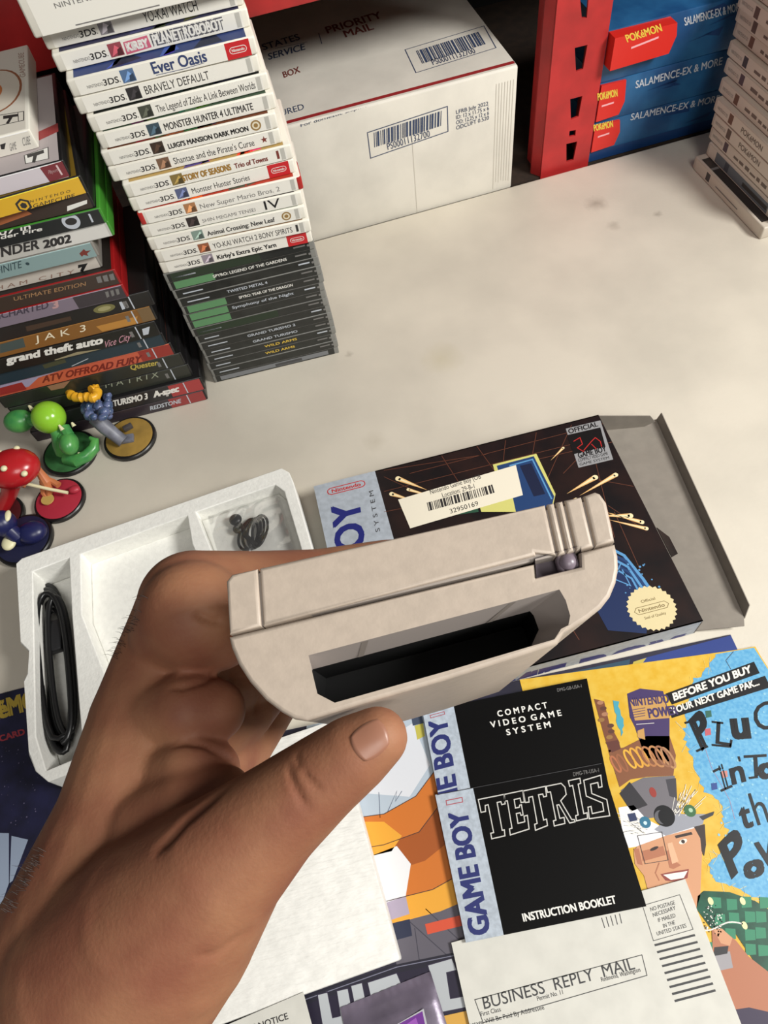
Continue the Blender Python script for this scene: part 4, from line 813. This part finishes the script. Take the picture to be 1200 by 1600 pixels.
gtop = Pl(G3(0, gH, GZ), U3, V3); ik = Ink(gtop, .06, .04, [(0, 0), (gW, 0), (gW, gH), (0, gH)]); rr = random.Random(21)
X = lambda x, y: gtop.px(x, y)
s1 = Vector(X(586,737)).x
ik.rect(m_sil, 0, 0, s1, gH, 1)
CB = ink(30,36,116); 
ik.tpx(CB, 'GAME BOY', (600,1066), (560,780), (551,1080), 3, .03); ik.tpx(DK, 'S Y S T E M', (594,830), (583,766), (587,832), 3)
c0 = X(541,762); ik.line(RED, [(c0[0]+a, c0[1]+b_) for a, b_ in [(-15,-3.5),(15,-3.5),(17.5,-2),(18,0),(17.5,2),(15,3.5),(-15,3.5),(-17.5,2),(-18,0),(-17.5,-2)]], .9, 3, True); ik.text(RED, 'Nintendo', (c0[0]-14, c0[1]-1.9), (c0[0]+14, c0[1]-1.9), 3.8, 3, .03)
LINE = ink(110,62,44)
for q in (((600,768),(930,685)), ((640,740),(950,660)), ((760,710),(600,735)), ((690,712),(740,790)), ((745,697),(790,760)), ((790,688),(782,760)), ((838,676),(826,745)), ((893,664),(850,760)), ((938,680),(880,740)), ((935,750),(990,760)), ((950,790),(1010,830)), ((830,720),(960,690)), ((600,800),(650,790)), ((905,1000),(880,960)), ((600,745),(720,800)), ((960,800),(1000,890)), ((930,720),(960,840))): ik.lpx(LINE, q, .45, 2)
STK = ink(244,226,180); STK2 = ink(232,184,120)
def streak(a, b_, w):
    a, b_ = Vector(X(*a)), Vector(X(*b_)); d = (b_-a); q = Vector((-d.y, d.x)).normalized()*w
    ik.poly(STK2, [tuple(a+q), tuple(b_), tuple(a-q)], 3); ik.poly(STK, [tuple(a+q*.5+d*.02), tuple(a+d*.7), tuple(a-q*.5+d*.02)], 4); ik.disc(STK, tuple(a), w, 4)
for a, b_, w in (((622,748),(668,766),2.6), ((612,772),(645,782),2.2), ((638,765),(690,780),1.6), ((930,746),(885,772),2.6), ((962,742),(905,775),2.2), ((985,806),(935,806),2.4), ((1003,816),(945,800),2.0), ((1010,826),(950,812),1.8), ((700,795),(660,812),1.6), ((880,700),(860,720),1.2), ((900,780),(860,800),1.4)): streak(a, b_, w)
DB = ink(30,62,110); LB = ink(90,150,200); YG = ink(210,206,120)
ik.ppx(YG, [(770,726),(838,709),(868,772),(862,800),(790,800)], 3); ik.ppx(DB, [(776,728),(834,713),(866,776),(860,800),(800,800)], 4); ik.lpx(LB, [(796,728),(832,718),(862,780)], 1.4, 5); ik.ppx(ink(20,30,60), [(812,728),(830,724),(852,772),(834,776)], 5); ik.ppx(YG, [(748,786),(800,772),(806,800),(752,800)], 6); ik.ppx(ink(40,80,60), [(700,800),(745,788),(748,800),(704,806)], 5)
ik.ppx(ink(150,150,152), [(884,670),(938,657),(958,718),(904,731)], 3); ik.ppx(BLACK, [(886,680),(938,668),(946,698),(896,710)], 4); ik.tpx(BLACK, 'OFFICIAL', (889,678), (935,666), (887,671), 5, .02); ik.tpx(BLACK, 'GAME BOY', (904,716), (948,705), (902,708), 5, .02); ik.tpx(BLACK, 'COMPACT VIDEO GAME', (904,722), (950,711), (903,717), 5); ik.tpx(BLACK, 'GAME SYSTEM', (906,728), (952,717), (905,724), 5)
ik.lpx(RED, [(896,690),(906,684),(910,694),(902,700),(912,706)], .8, 6); ik.lpx(RED, [(912,704),(924,690),(930,684),(938,690),(940,698)], .8, 6); ik.lpx(RED, [(924,694),(932,702)], .8, 6)
for k in range(5):
    pts = [(940+k*4, 850+k*9), (975+k*3, 868+k*9), (1005, 905+k*8), (1035+k*2, 950+k*6)]; ik.lpx(DB if k % 2 else LB, pts, 2.6-k*.25, 3+k % 3)
ik.ppx(ink(20,40,84), [(930,880),(975,870),(1020,920),(1010,990),(950,985),(925,940)], 2); ik.lpx(LB, [(970,880),(960,905),(985,915),(972,890)], 1.0, 4)
for k in range(14): ik.disc(LB, X(970+rr.uniform(0,60), 880+rr.uniform(0,50)), rr.uniform(.3,1), 5)
c0 = X(1018, 950); ik.poly(ink(222,206,160), [(c0[0]+(20 if k % 2 else 18.3)*math.cos(k*math.pi/28), c0[1]+(20 if k % 2 else 18.3)*math.sin(k*math.pi/28)) for k in range(56)], 6)
GL2 = ink(130,110,70); ik.line(GL2, [(c0[0]+a, c0[1]+b_) for a, b_ in [(-12,-3),(12,-3),(14.5,0),(12,3),(-12,3),(-14.5,0)]], .5, 7, True); ik.text(GL2, 'Nintendo', (c0[0]-11, c0[1]-1.5), (c0[0]+11, c0[1]-1.5), 3, 7, .02); ik.text(GL2, 'Official', (c0[0]-6, c0[1]+6), (c0[0]+6, c0[1]+6), 2.4, 7, .01); ik.text(GL2, 'Seal of Quality', (c0[0]-9, c0[1]-8), (c0[0]+9, c0[1]-8), 2.2, 7, .01)
ik.into(b)
gs = Pl(G3(0, gH, 1.7), U3, UPZ); ik = Ink(gs, .1, .05, [(0, 0), (gW, 0), (gW, GZ-1.8), (0, GZ-1.8)]); ik.rect(m_sil, 1, 0, gW-1, GZ-2.2, 0); ik.tpx(CB, 'GAME BOY', (660,1118), (1050,1022), (655,1092), 2, .04); ik.into(b)
b.build('carton_body', gc)
# end flap, dust flaps
fpR = [G3(gW, gH, 2.7), G3(gW, 0, 2.7)]
def plate(pts, th_, m, up): 
    mb_ = MB(); O_ = Vector(pts[0]); A_ = (Vector(pts[1])-O_).normalized(); Nn_ = A_.cross(Vector(pts[2])-O_).normalized(); V_ = Nn_.cross(A_); pl__ = Pl(O_, A_, V_)
    prism(mb_, pl__, [((Vector(p)-O_).dot(A_), (Vector(p)-O_).dot(V_)) for p in pts], th_, m); return mb_
fo = [G3(gW-1, gH-1, 4), G3(gW-1, 1, 4)]
ends = [atz(1168,978,9), atz(1025,656,9)]
A_, B_ = ends; ax = (B_-A_)
pts = [fo[0], A_ - (A_-fo[0])*.06, A_ + ax*.035, B_ - ax*.0, fo[1]]
mbf = plate(pts, .9, m_board, 1)
lipw = 12.0; inw = (fo[1]-B_).normalized()
mbf2 = plate([A_+ax*.03, B_, B_+UPZ*10+U3*3, A_+ax*.06+UPZ*11+U3*3], .8, m_board, 1); mbf2.v and mbf.add(mbf2.v, mbf2.f, m_board)
tag(mbf.build('end_flap', gc, 0), 'grey inner side of the opened end flap')
d1 = plate([G3(gW, 0, GZ-1), G3(gW, 0, 3), G3(gW+42, 12, 6), G3(gW+52, 18, 16), G3(gW+46, 16, GZ-3)], .8, m_board, 1); tag(d1.build('dust_flap', gc, 0), 'grey dust flap')
d2 = plate([G3(gW, gH, 3), G3(gW, gH, GZ-1), G3(gW-14, gH-18, GZ-1), G3(gW-20, gH-22, 6)], .8, m_board, 1); d2.build('dust_flap', gc, 0)
d3_ = plate([G3(gW+.3, 130, GZ), G3(gW+.3, 160, GZ), G3(gW+10, 155, GZ-8), G3(gW+10, 138, GZ-8)], .6, m_cart, 1); d3_.build('tuck_tab', gc, 0)
ik = Ink(gtop, .5, .05); qs = [(622,781),(806,727),(817,774),(641,826)]; ik.ppx(mat('sticker', (236, 228, 208), .5), qs, 0)
ik.tpx(DK, 'Nintendo Game Boy (OB', (673,773), (752,748), (671,766), 2); ik.tpx(DK, 'Location: 29-B-1', (692,778), (742,763), (690,771), 2); ik.tpx(DK, '32950169', (704,803), (748,790), (702,796), 2)
ik.barcode(DK, X(670,799), Vector(X(774,770))-Vector(X(670,799)), Vector(X(667,786))-Vector(X(670,799)), 30, 8, 2)
tag(ik.build('price_sticker', gc), 'white barcode sticker')

# ------------------------------------------------------------------ foam tray with cable and bag
TZ = 36.0; tp = Pl((0, 0, TZ), (1, 0, 0), (0, 1, 0)); PX = tp.px
tTL, tTR = Vector(PX(25,878)), Vector(PX(440,730)); tU = (tTR-tTL).normalized(); tV = Vector((-tU.y, tU.x))
L2 = lambda a, b_: tuple(tTL + tU*a - tV*b_)
tw = (tTR-tTL).length; thh = 200.0
left = [PX(25,880), PX(32,1005), PX(45,1018), PX(43,1050), PX(37,1062), PX(45,1180), PX(55,1205), PX(75,1222)]
bot = Vector(left[-1]); outer = left + [tuple(bot+tU*(tw-48)), tuple(bot+tU*(tw-36)+tV*8), tuple(Vector(PX(490,862))), tuple(Vector(PX(458,752))), PX(452,738), PX(440,731), PX(34,872)]
hA = [PX(51,893), PX(108,871), PX(112,960), PX(124,1110), PX(130,1180), PX(72,1204), PX(56,1150)]
hB = [PX(126,866), PX(293,805), PX(300,850)] + [tuple(Vector(PX(293,805))+tU*16-tV*170), tuple(Vector(PX(126,866))+tU*14-tV*176), PX(128,960)]
hC = [PX(306,800), PX(430,757), PX(444,768), PX(470,855)] + [tuple(Vector(PX(430,757))-tU*10-tV*138), tuple(Vector(PX(306,800))+tU*14-tV*140)]
tr = MB(); base = Pl((0, 0, 1.8), (1, 0, 0), (0, 1, 0))
prism(tr, base, outer, 4.2, m_foam); 
for h, fl_ in ((hA, 7.0), (hB, 15.0), (hC, 20.0)): prism(tr, Pl((0,0,0), (1,0,0), (0,1,0)), h, fl_-5.0, m_foam, z0=5.0)
prism(tr, Pl((0, 0, 6.0), (1, 0, 0), (0, 1, 0)), outer, TZ-6.0, m_foam, [hA, hB, hC])
tro = tag(tr.build('foam_tray', None, 30, L2(tw/2, 100)+(1.8,)), 'moulded white foam tray with compartments, holding a black cable', 'foam packaging')
bv = tro.modifiers.new('soft_edges', 'BEVEL'); bv.width = .0016; bv.segments = 3; bv.limit_method = 'ANGLE'; bv.angle_limit = math.radians(40)
# cable coil
m_cable = mat('cable_black', (20, 20, 21), .35)
pts = []; rr = random.Random(3); cA = [((86,1036), 27, 122), ((90,1052), 24, 112), ((85,1046), 27, 126), ((92,1052), 18, 100), ((86,1052), 27, 124), ((96,1040), 20, 108), ((84,1044), 27, 118)]
for k, ((x, y), a, b_) in enumerate(cA):
    for i in range(40):
        an = 2*math.pi*(i/40) + .3*k; sq = 1-.15*math.cos(2*an); px_ = x + a*math.cos(an)*sq + 0.09*(b_*math.sin(an)); py_ = y + b_*math.sin(an)
        p = atz(px_, py_, 11+2.4*k+1.2*math.sin(an*2+k)); pts.append(p)
sm = [pts[0]]
for i in range(1, len(pts)-1): sm.append((pts[i-1]+pts[i]*2+pts[i+1])/4)
cb = root('link_cable', 'black cable coiled in the narrow left compartment of the foam tray', 'cable', tuple(atz(90, 1045, 9)))
MB().tube(sm, 2.5, m_cable, 10).build('cord', cb, 60)
b = MB(); p = atz(92, 985, 14); b.box(p+Vector((-6,-24,0)), (14,2,0), (-2,30,0), (0,0,9), mat('plug_black', (30,30,32), .4), 2); pg_ = b.build('plug', cb); MB().box(p+Vector((-4,6,2)), (9,1,0), (-1,8,0), (0,0,5), mat('plug_metal', (110,108,104), .3, metal=.8), .5).build('plug_tip', pg_)
# bag with earphones
m_bag = mat('clear_film', (235, 235, 235), .08, 0, bump=.8, bscale=90, alpha=.2)
_nt = m_bag.node_tree; _p = _nt.nodes['Principled BSDF']; _o = [n for n in _nt.nodes if n.type == 'OUTPUT_MATERIAL'][0]      # thin film: mostly clear, with a glossy share
_g = _nt.nodes.new('ShaderNodeBsdfGlossy'); _g.inputs['Roughness'].default_value = .16; _t = _nt.nodes.new('ShaderNodeBsdfTransparent'); _m = _nt.nodes.new('ShaderNodeMixShader'); _m.inputs[0].default_value = .3
_nt.links.new(_p.inputs['Normal'].links[0].from_socket, _g.inputs['Normal']); _nt.links.new(_t.outputs[0], _m.inputs[1]); _nt.links.new(_g.outputs[0], _m.inputs[2]); _nt.links.new(_m.outputs[0], _o.inputs['Surface'])
eb = root('earphones', 'thin black earphone lead bundled inside the clear bag', 'earphones', tuple(atz(395, 830, 22)))
b = MB(); rr = random.Random(8)
for k in range(4):
    c0 = atz(388+k*6, 835-2*k, 24+k*1.2); pts = [c0+Vector((9*math.cos(a)*(1-.3*k/4)+3*math.sin(a), 16*math.sin(a), 1.5*math.sin(2*a+k))) for a in [2*math.pi*i/24 for i in range(24)]]; b.tube(pts, 1.3, m_cable, 8, True)
b.tube([atz(365,808,25), atz(376,822,26), atz(385,838,26), atz(400,852,25)], 2.4, m_cable, 8); b.build('lead', eb, 60)
b = MB(); b.ball(atz(368,812,26), 6, m_cable, (1,1,.6)); b.ball(atz(372,826,26), 5, m_cable, (1,1,.6)); b.build('earbud', eb)
bag = MB(); NU, NV = 34, 30; vs = []; q4 = [Vector(PX(*p)) for p in ((318,800),(432,764),(462,858),(345,900))]; rr = random.Random(14)
ph = [(rr.uniform(3,14), rr.uniform(3,14), rr.uniform(0,6)) for _ in range(7)]
for j in range(NV+1):
    for i in range(NU+1):
        u, v = i/NU, j/NV; p = (q4[0]*(1-u)+q4[1]*u)*(1-v)+(q4[3]*(1-u)+q4[2]*u)*v
        h = 25 + 8*(math.sin(math.pi*u)*math.sin(math.pi*v))**.5 + sum(.95*abs(math.sin(a*u+b_*v+c_)) for a, b_, c_ in ph) if 0 < u < 1 and 0 < v < 1 else 22.5
        vs.append((p.x, p.y, h))
fc = []
for j in range(NV):
    for i in range(NU): a = j*(NU+1)+i; fc.append([a, a+NU+1, a+NU+2, a+1])
bag.add(vs, fc, m_bag)
tag(bag.build('plastic_bag', None, 25, atz(395, 830, 22.5)), 'crinkled clear plastic bag in the right compartment of the foam tray', 'bag')

# ------------------------------------------------------------------ handheld console (held in the hand)
GD = 165.0; TILT = math.radians(19); rl = math.radians(13.4)
w_c = Vector((math.cos(rl), -math.sin(rl), 0)); u_c = Vector((-math.sin(rl), -math.cos(rl), 0))
Uc = u_c*math.cos(TILT) + Vector((0,0,1))*math.sin(TILT)
gO = C(660, 950, GD); gX = c2w(w_c); gYv = c2w(Uc); EP = Pl(gO, gX, gYv)          # its end face; normal looks at the camera
if EP.N.dot(EYE-gO) < 0: raise RuntimeError('end plane flipped')
m_gb = mat('console_grey', (184, 169, 154), .48, .04, 300, .05, 900); m_dkp = mat('slot_dark', (14, 14, 15), .6); m_sw = mat('switch_grey', (120, 108, 118), .35); m_in = mat('console_inner', (176, 166, 160), .5)
con = root('handheld_console', 'pale grey handheld console held up by the hand, cartridge slot facing out', 'game console', tuple(gO - EP.N*70))
def extr(mb, loop, m, depth, r=1.6, z_off=0.0, cap=True, hole=None, taper=None):
    """extrude an outline away from the viewer with a rounded front edge"""
    n = len(loop); ar = sum(loop[i][0]*loop[(i+1)%n][1]-loop[(i+1)%n][0]*loop[i][1] for i in range(n))
    if ar < 0: loop = loop[::-1]
    L = [Vector(p) for p in loop]
    def inset(d):
        out = []
        for i in range(n):
            a, p, b_ = L[i-1], L[i], L[(i+1) % n]; e1 = (p-a).normalized(); e2 = (b_-p).normalized(); n1 = Vector((-e1.y, e1.x)); n2 = Vector((-e2.y, e2.x)); m_ = (n1+n2); m_ = m_/max(.4, m_.dot(n1)) if m_.length > 1e-6 else n1
            out.append(p+m_*d)
        return out
    rings = [(inset(r), z_off)] + [(inset(r*(1-math.sin(a))), z_off-r*(1-math.cos(a))) for a in (.52, 1.05, 1.57)] + [(L, z_off-depth+r), (inset(r), z_off-depth)]
    if taper:
        tc2, tf = Vector(taper[0]), taper[1]; rings = [(rg if k < 4 else [tc2+(p-tc2)*tf for p in rg], z) for k, (rg, z) in enumerate(rings)]
    vs = []; fs = []
    for ring, z in rings: vs += [EP.at(p.x, p.y, z) for p in ring]
    for k in range(len(rings)-1):
        for i in range(n): j = (i+1) % n; fs.append([k*n+j, k*n+i, (k+1)*n+i, (k+1)*n+j])
    fr = rings[0][0]
    loops = [[(p.x, p.y) for p in fr]] + ([hole] if hole else []); allp = [p for l in loops for p in l]
    b0 = len(vs); vs += [EP.at(p[0], p[1], z_off) for p in allp]
    for t3_ in tessellate_polygon([[Vector((p[0], p[1], 0)) for p in l] for l in loops]):
        p = [allp[i] for i in t3_]; a2 = (p[1][0]-p[0][0])*(p[2][1]-p[0][1])-(p[2][0]-p[0][0])*(p[1][1]-p[0][1]); fs.append([b0+i for i in (t3_ if a2 > 0 else t3_[::-1])])
    bk = rings[-1][0]; b1 = len(vs); vs += [EP.at(p.x, p.y, z_off-depth) for p in bk]; fs.append([b1+i for i in range(n)][::-1])
    mb.add(vs, fs, m)
def smooth_loop(P, it=2):
    P = [Vector(p) for p in P]
    for _ in range(it):
        Q = []
        for i in range(len(P)):
            a, b_ = P[i], P[(i+1) % len(P)]; Q += [a.lerp(b_, .25), a.lerp(b_, .75)]
        P = Q
    return [tuple(p) for p in P]
e = EP.px
BODY = 146.0
# front shell, split by the thin grooves that run over its end
def between(t0, t1):                                                       # band of the front shell between two fractions of its width
    a0, a1 = Vector((358,991)), Vector((961,846)); b0_, b1_ = Vector((353,899)), Vector((941,768))
    return [tuple(a0.lerp(a1, t0)), tuple(a0.lerp(a1, t1)), tuple(b0_.lerp(b1_, t1)), tuple(b0_.lerp(b1_, t0))]
fsh = MB(); cuts = [(0, .083), (.088, .848), (.853, .872), (.877, .895), (.900, .945), (.950, 1.0)]
for k, (t0, t1) in enumerate(cuts):
    q = between(t0, t1)
    if k == 0: q = [q[0], q[1], q[2], (362,897), (353,908)]
    if k == 5: q = [q[0], q[1], (957,825), (948,785), (938,771), (930,768), q[3]]
    if k == 1: q = [q[0], (837,868), (837,864), q[1]] + q[2:]
    extr(fsh, [e(*p) for p in q], m_gb, BODY, .9)
core = [(360,989),(958,846),(940,775),(362,902)]; extr(fsh, [e(*p) for p in core], mat('groove_grey', (150,140,132), .6), BODY-2, .4, -.9)
fsh.build('front_shell', con, 40)
bsh = MB(); outer = [(357,995),(836,880),(838,902),(907,885),(906,863),(961,849),(966,868),(967,888),(963,910),(954,932),(940,950),(920,966),(898,980),(882,988),(872,1006),(700,1062),(560,1102),(480,1127),(460,1124),(440,1113),(415,1094),(390,1066),(372,1038),(361,1012)]
hole = [(482,1024),(874,921),(884,938),(891,962),(888,978),(866,999),(700,1048),(523,1098),(496,1084),(489,1055)]
# back shell with the slot: end face with a hole, then the inner walls
eo = [e(*p) for p in outer]; eh = [e(*p) for p in hole]
extr(bsh, eo, m_gb, BODY, 1.0, 0, True, eh, (e(655,925), .93))
def ring_wall(mb, A, zA, B, zB, m):
    n = len(A); vs = [EP.at(*p, zA) for p in A]+[EP.at(*p, zB) for p in B]; fs = []
    ar = sum(A[i][0]*A[(i+1)%n][1]-A[(i+1)%n][0]*A[i][1] for i in range(n))
    for i in range(n):
        j = (i+1) % n; q = [i, j, n+j, n+i] ; fs.append(q if ar > 0 else q[::-1])
    mb.add(vs, fs, m)
ED = Pl(EP.at(0, 0, -12), EP.U, EP.V)
inner = [ED.px(*p) for p in [(488,1046),(828,955),(834,962),(842,984),(838,992),(830,1010),(690,1060),(520,1112),(490,1098),(486,1070)]]
ring_wall(bsh, eh, 0, inner, -12, m_in); ring_wall(bsh, inner, -12, inner, -34, m_dkp)
bsh.add([EP.at(*p, -34) for p in inner], [list(range(len(inner)))[::-1]], m_dkp)
for t_ in (.21, .8):
    p = Vector(eh[0]).lerp(Vector(eh[1]), t_); q_ = Vector(inner[0]).lerp(Vector(inner[1]), t_); dn = Vector((0, -.12))
    bsh.add([EP.at(*(p+dn), -.6), EP.at(*(p+dn+Vector((1.6, 0))), -.6), EP.at(*(q_+dn+Vector((1.4, 0))), -11.5), EP.at(*(q_+dn), -11.5)], [[3,2,1,0]], mat('groove_grey', (150,140,132), .6))
bsh.build('back_shell', con, 40)
sw = MB(); q = [e(*p) for p in ((836,872),(908,852),(909,886),(838,903))]
sw.add([EP.at(*p, -5) for p in q], [[3,2,1,0]], mat('switch_well', (96,86,94), .5)); ring_wall(sw, [q[0], q[3], q[2], q[1]], .0, [q[0], q[3], q[2], q[1]], -5, mat('switch_well', (96,86,94), .5))
a, b_ = Vector(e(872,878)), Vector(e(905,870)); sw.box(EP.at(a.x, a.y-2.4, -4.5), EP.U*(b_.x-a.x), EP.V*4.4, EP.N*3.4, m_sw, 1.1, 3); kn = MB(); kn.ball(EP.at(*e(889,876), -2.2), 2.3, m_sw)
swo = tag(sw.build('power_switch', con), 'purple-grey sliding switch in its notch'); kn.build('switch_knob', swo)
# what sits on the face turned away
fa = Vector(e(362,897)); fb = Vector(e(912,769)); fw = (fb-fa); fwU = EP.U*fw.x+EP.V*fw.y; up_ = EP.N.cross(fwU).normalized(); Q0 = EP.at(*fa)
fc_ = MB(); A1 = fwU.normalized(); D1 = -EP.N
fc_.box(Q0 + A1*8 + D1*8 + up_*-.2, A1*(fw.length-14), D1*58, up_*.8, mat('screen_surround', (84,84,92), .35), .3); fc_.box(Q0 + A1*22 + D1*17 + up_*.6, A1*47, D1*43, up_*.2, mat('screen_green', (122,128,60), .2)); fc_.build('screen', con)
fc_ = MB(); fc_.box(Q0 + A1*16 + D1*92, A1*7, D1*22, up_*2.4, m_dkp, .6); fc_.box(Q0 + A1*8.5 + D1*99.5, A1*22, D1*7, up_*2.4, m_dkp, .6); fc_.build('direction_pad', con)
for a_, b2 in ((58, 100), (72, 93)): MB().lathe(Q0 + A1*a_ + D1*b2, [(5,0),(5,2.2),(4,2.8)], mat('button_plum', (120,30,70), .4), 24, up_).build('button', con)

# ------------------------------------------------------------------ the hand
m_skin = mat('skin', (152, 106, 78), .62, 0, 45, .12, 900, 0, .3, .1, (132, 82, 62))
def cone_chain(mb, ch):
    P = [(C(x, y, d), r*d/F) for x, y, d, r in ch]
    for i, (p, r) in enumerate(P):
        mb.ball(p, r, m_skin, (1, 1, 1), None, 24)
        if i:
            p0, r0 = P[i-1]; n = 14
            for k in range(1, n): mb.ball(p0.lerp(p, k/n), r0+(r-r0)*k/n, m_skin, (1, 1, 1), None, 18)
hb = MB()
HAND = [
 [(-70,1960,215,215), (20,1790,205,212), (105,1625,198,200), (172,1450,198,165), (213,1290,205,126), (246,1130,216,104), (288,962,222,78)],
 [(266,990,210,62), (303,960,206,86), (338,985,210,64)],
 [(222,1130,212,68), (292,1108,201,60), (334,1110,203,50)],
 [(225,1232,206,66), (300,1204,194,56), (330,1203,195,46)],
 [(250,1300,192,84), (300,1262,188,68), (352,1238,186,42)],
 [(180,1520,187,170), (255,1440,180,150), (345,1350,170,106), (425,1278,166,82), (500,1217,163,68), (552,1178,161,60), (590,1152,160,48)],
 [(302,945,214,86), (400,928,229,68), (500,913,243,56), (600,893,252,50), (690,878,258,42)],
 [(300,1060,228,80), (375,1050,248,60), (450,985,264,48), (540,938,282,44), (610,922,290,38)],
 [(320,1130,240,74), (378,1108,252,52), (432,1050,284,42), (500,985,302,38), (570,965,310,33)],
 [(335,1180,244,60), (385,1165,262,42), (432,1098,300,35), (490,1030,322,31), (540,1010,328,27)],
]
for ch in HAND: cone_chain(hb, ch)
raw = hb.build('hand_raw', None, 0)
rm = raw.modifiers.new('r', 'REMESH'); rm.mode = 'VOXEL'; rm.voxel_size = .0009
s_ = raw.modifiers.new('s', 'SMOOTH'); s_.factor = .5; s_.iterations = 13
dg = bpy.context.evaluated_depsgraph_get(); hm = bpy.data.meshes.new_from_object(raw.evaluated_get(dg)); bpy.data.objects.remove(raw)
V = [v.co/S for v in hm.vertices]; bvh = BVHTree.FromPolygons(V, [list(p.vertices) for p in hm.polygons])
def hit(px, py):
    r = ray(px, py).normalized(); h = bvh.ray_cast(EYE, r); return h[0], h[1]
CRE = [([(235,1338),(262,1312),(290,1282),(322,1256),(352,1232)], 2.4, 1.5), ([(262,1166),(290,1160),(320,1164),(350,1180),(372,1196)], 1.8, 1.1), ([(262,1078),(290,1073),(320,1064),(350,1046)], 1.8, .9), ([(300,954),(318,964),(335,970),(352,970)], 2.0, 1.1),
 ([(448,1190),(455,1215),(466,1242),(482,1266)], 1.3, .6), ([(470,1204),(484,1220),(500,1236)], 1.1, .5), ([(462,1172),(468,1200)], 1.1, .4), ([(300,1500),(340,1490),(385,1455)], 2.5, .5), ([(395,1120),(405,1090),(398,1050)], 2.0, .6)]
import mathutils
kd_pts = []
for line, wd, dp in CRE:
    for i in range(len(line)-1):
        for k in range(8):
            t_ = k/8; x = line[i][0]*(1-t_)+line[i+1][0]*t_; y = line[i][1]*(1-t_)+line[i+1][1]*t_; p, n_ = hit(x, y)
            fr = (i+t_)/(len(line)-1); f_ = min(1, 4*fr, 4*(1-fr)+.15)
            if p: kd_pts.append((p, wd, dp*f_))
kd = mathutils.kdtree.KDTree(len(kd_pts)); [kd.insert(p[0], i) for i, p in enumerate(kd_pts)]; kd.balance()
nrm = [v.normal.copy() for v in hm.vertices]
for i, v in enumerate(hm.vertices):
    co, idx, dist = kd.find(V[i]); wd, dp = kd_pts[idx][1:]
    if dist < wd*2.2: v.co -= nrm[i]*(dp*math.exp(-(dist/wd*1.6)**2))*S
hm.materials.clear(); hm.materials.append(m_skin)
hc = C(200, 1400, 195)
for v in hm.vertices: v.co -= hc*S
hm.polygons.foreach_set('use_smooth', [True]*len(hm.polygons)); hm.name = 'hand'
hand = bpy.data.objects.new('hand', hm); COL.objects.link(hand); hand.location = hc*S
tag(hand, 'bare left hand and wrist holding up the grey console, thumb in front', 'hand')
# thumbnail
bvh = BVHTree.FromPolygons([v.co/S+hc for v in hm.vertices], [list(p.vertices) for p in hm.polygons])
nl = MB(); n0, n1, n2, n3 = Vector((536,1150)), Vector((594,1112)), Vector((618,1164)), Vector((568,1201)); NU = NV = 14; vs = []; ok = True
for j in range(NV+1):
    for i in range(NU+1):
        u, v = i/NU*2-1, j/NV*2-1; uu = u*math.sqrt(1-v*v/2); vv = v*math.sqrt(1-u*u/2); uu = .2*u+.8*uu; vv = .2*v+.8*vv
        a, b_ = (uu+1)/2, (vv+1)/2; q = (n0*(1-a)+n1*a)*(1-b_)+(n3*(1-a)+n2*a)*b_
        p, n_ = hit(q.x, q.y); rim = max(abs(u), abs(v))
        if p is None: p, n_ = bvh.find_nearest(C(q.x, q.y, 160))[:2]
        vs.append(p + n_*(.30 if rim < .93 else -.3))
fc = []
for j in range(NV):
    for i in range(NU): a = j*(NU+1)+i; fc.append([a, a+NU+1, a+NU+2, a+1])
nl.add(vs, fc, mat('nail', (152, 106, 85), .4, 0, 40, col2=(142, 97, 77))); nlo = nl.build('thumbnail', None, 60, hc); nlo.parent = hand; nlo.location = (0, 0, 0)
# fine hairs along the back of the hand
hr = MB(); rr = random.Random(17)
def side_hair(x0, y0, x1, y1, n, ln):
    for k in range(n):
        t_ = rr.random(); x = x0+(x1-x0)*t_+rr.uniform(0, 16); y = y0+(y1-y0)*t_; p, n_ = hit(x, y)
        if not p: continue
        d = (c2w(Vector((-.8, -.35+rr.uniform(-.5,.5), 0)))+n_*.5).normalized(); l = ln*rr.uniform(.5, 1.2); g = c2w(Vector((-.2, .8, .2)))
        hr.tube([p, p+d*l*.5, p+d*l*.9+g*l*.25], [.06, .05, .02], m_hair, 4)
m_hair = mat('hair', (40, 28, 24), .5)
side_hair(222,930,172,1030,45,3.2); side_hair(60,1330,5,1430,60,4.5)
if hr.v:
    ho = hr.build('arm_hair', None, 0, hc); ho.parent = hand; ho.location = (0, 0, 0); ho['kind'] = 'stuff'
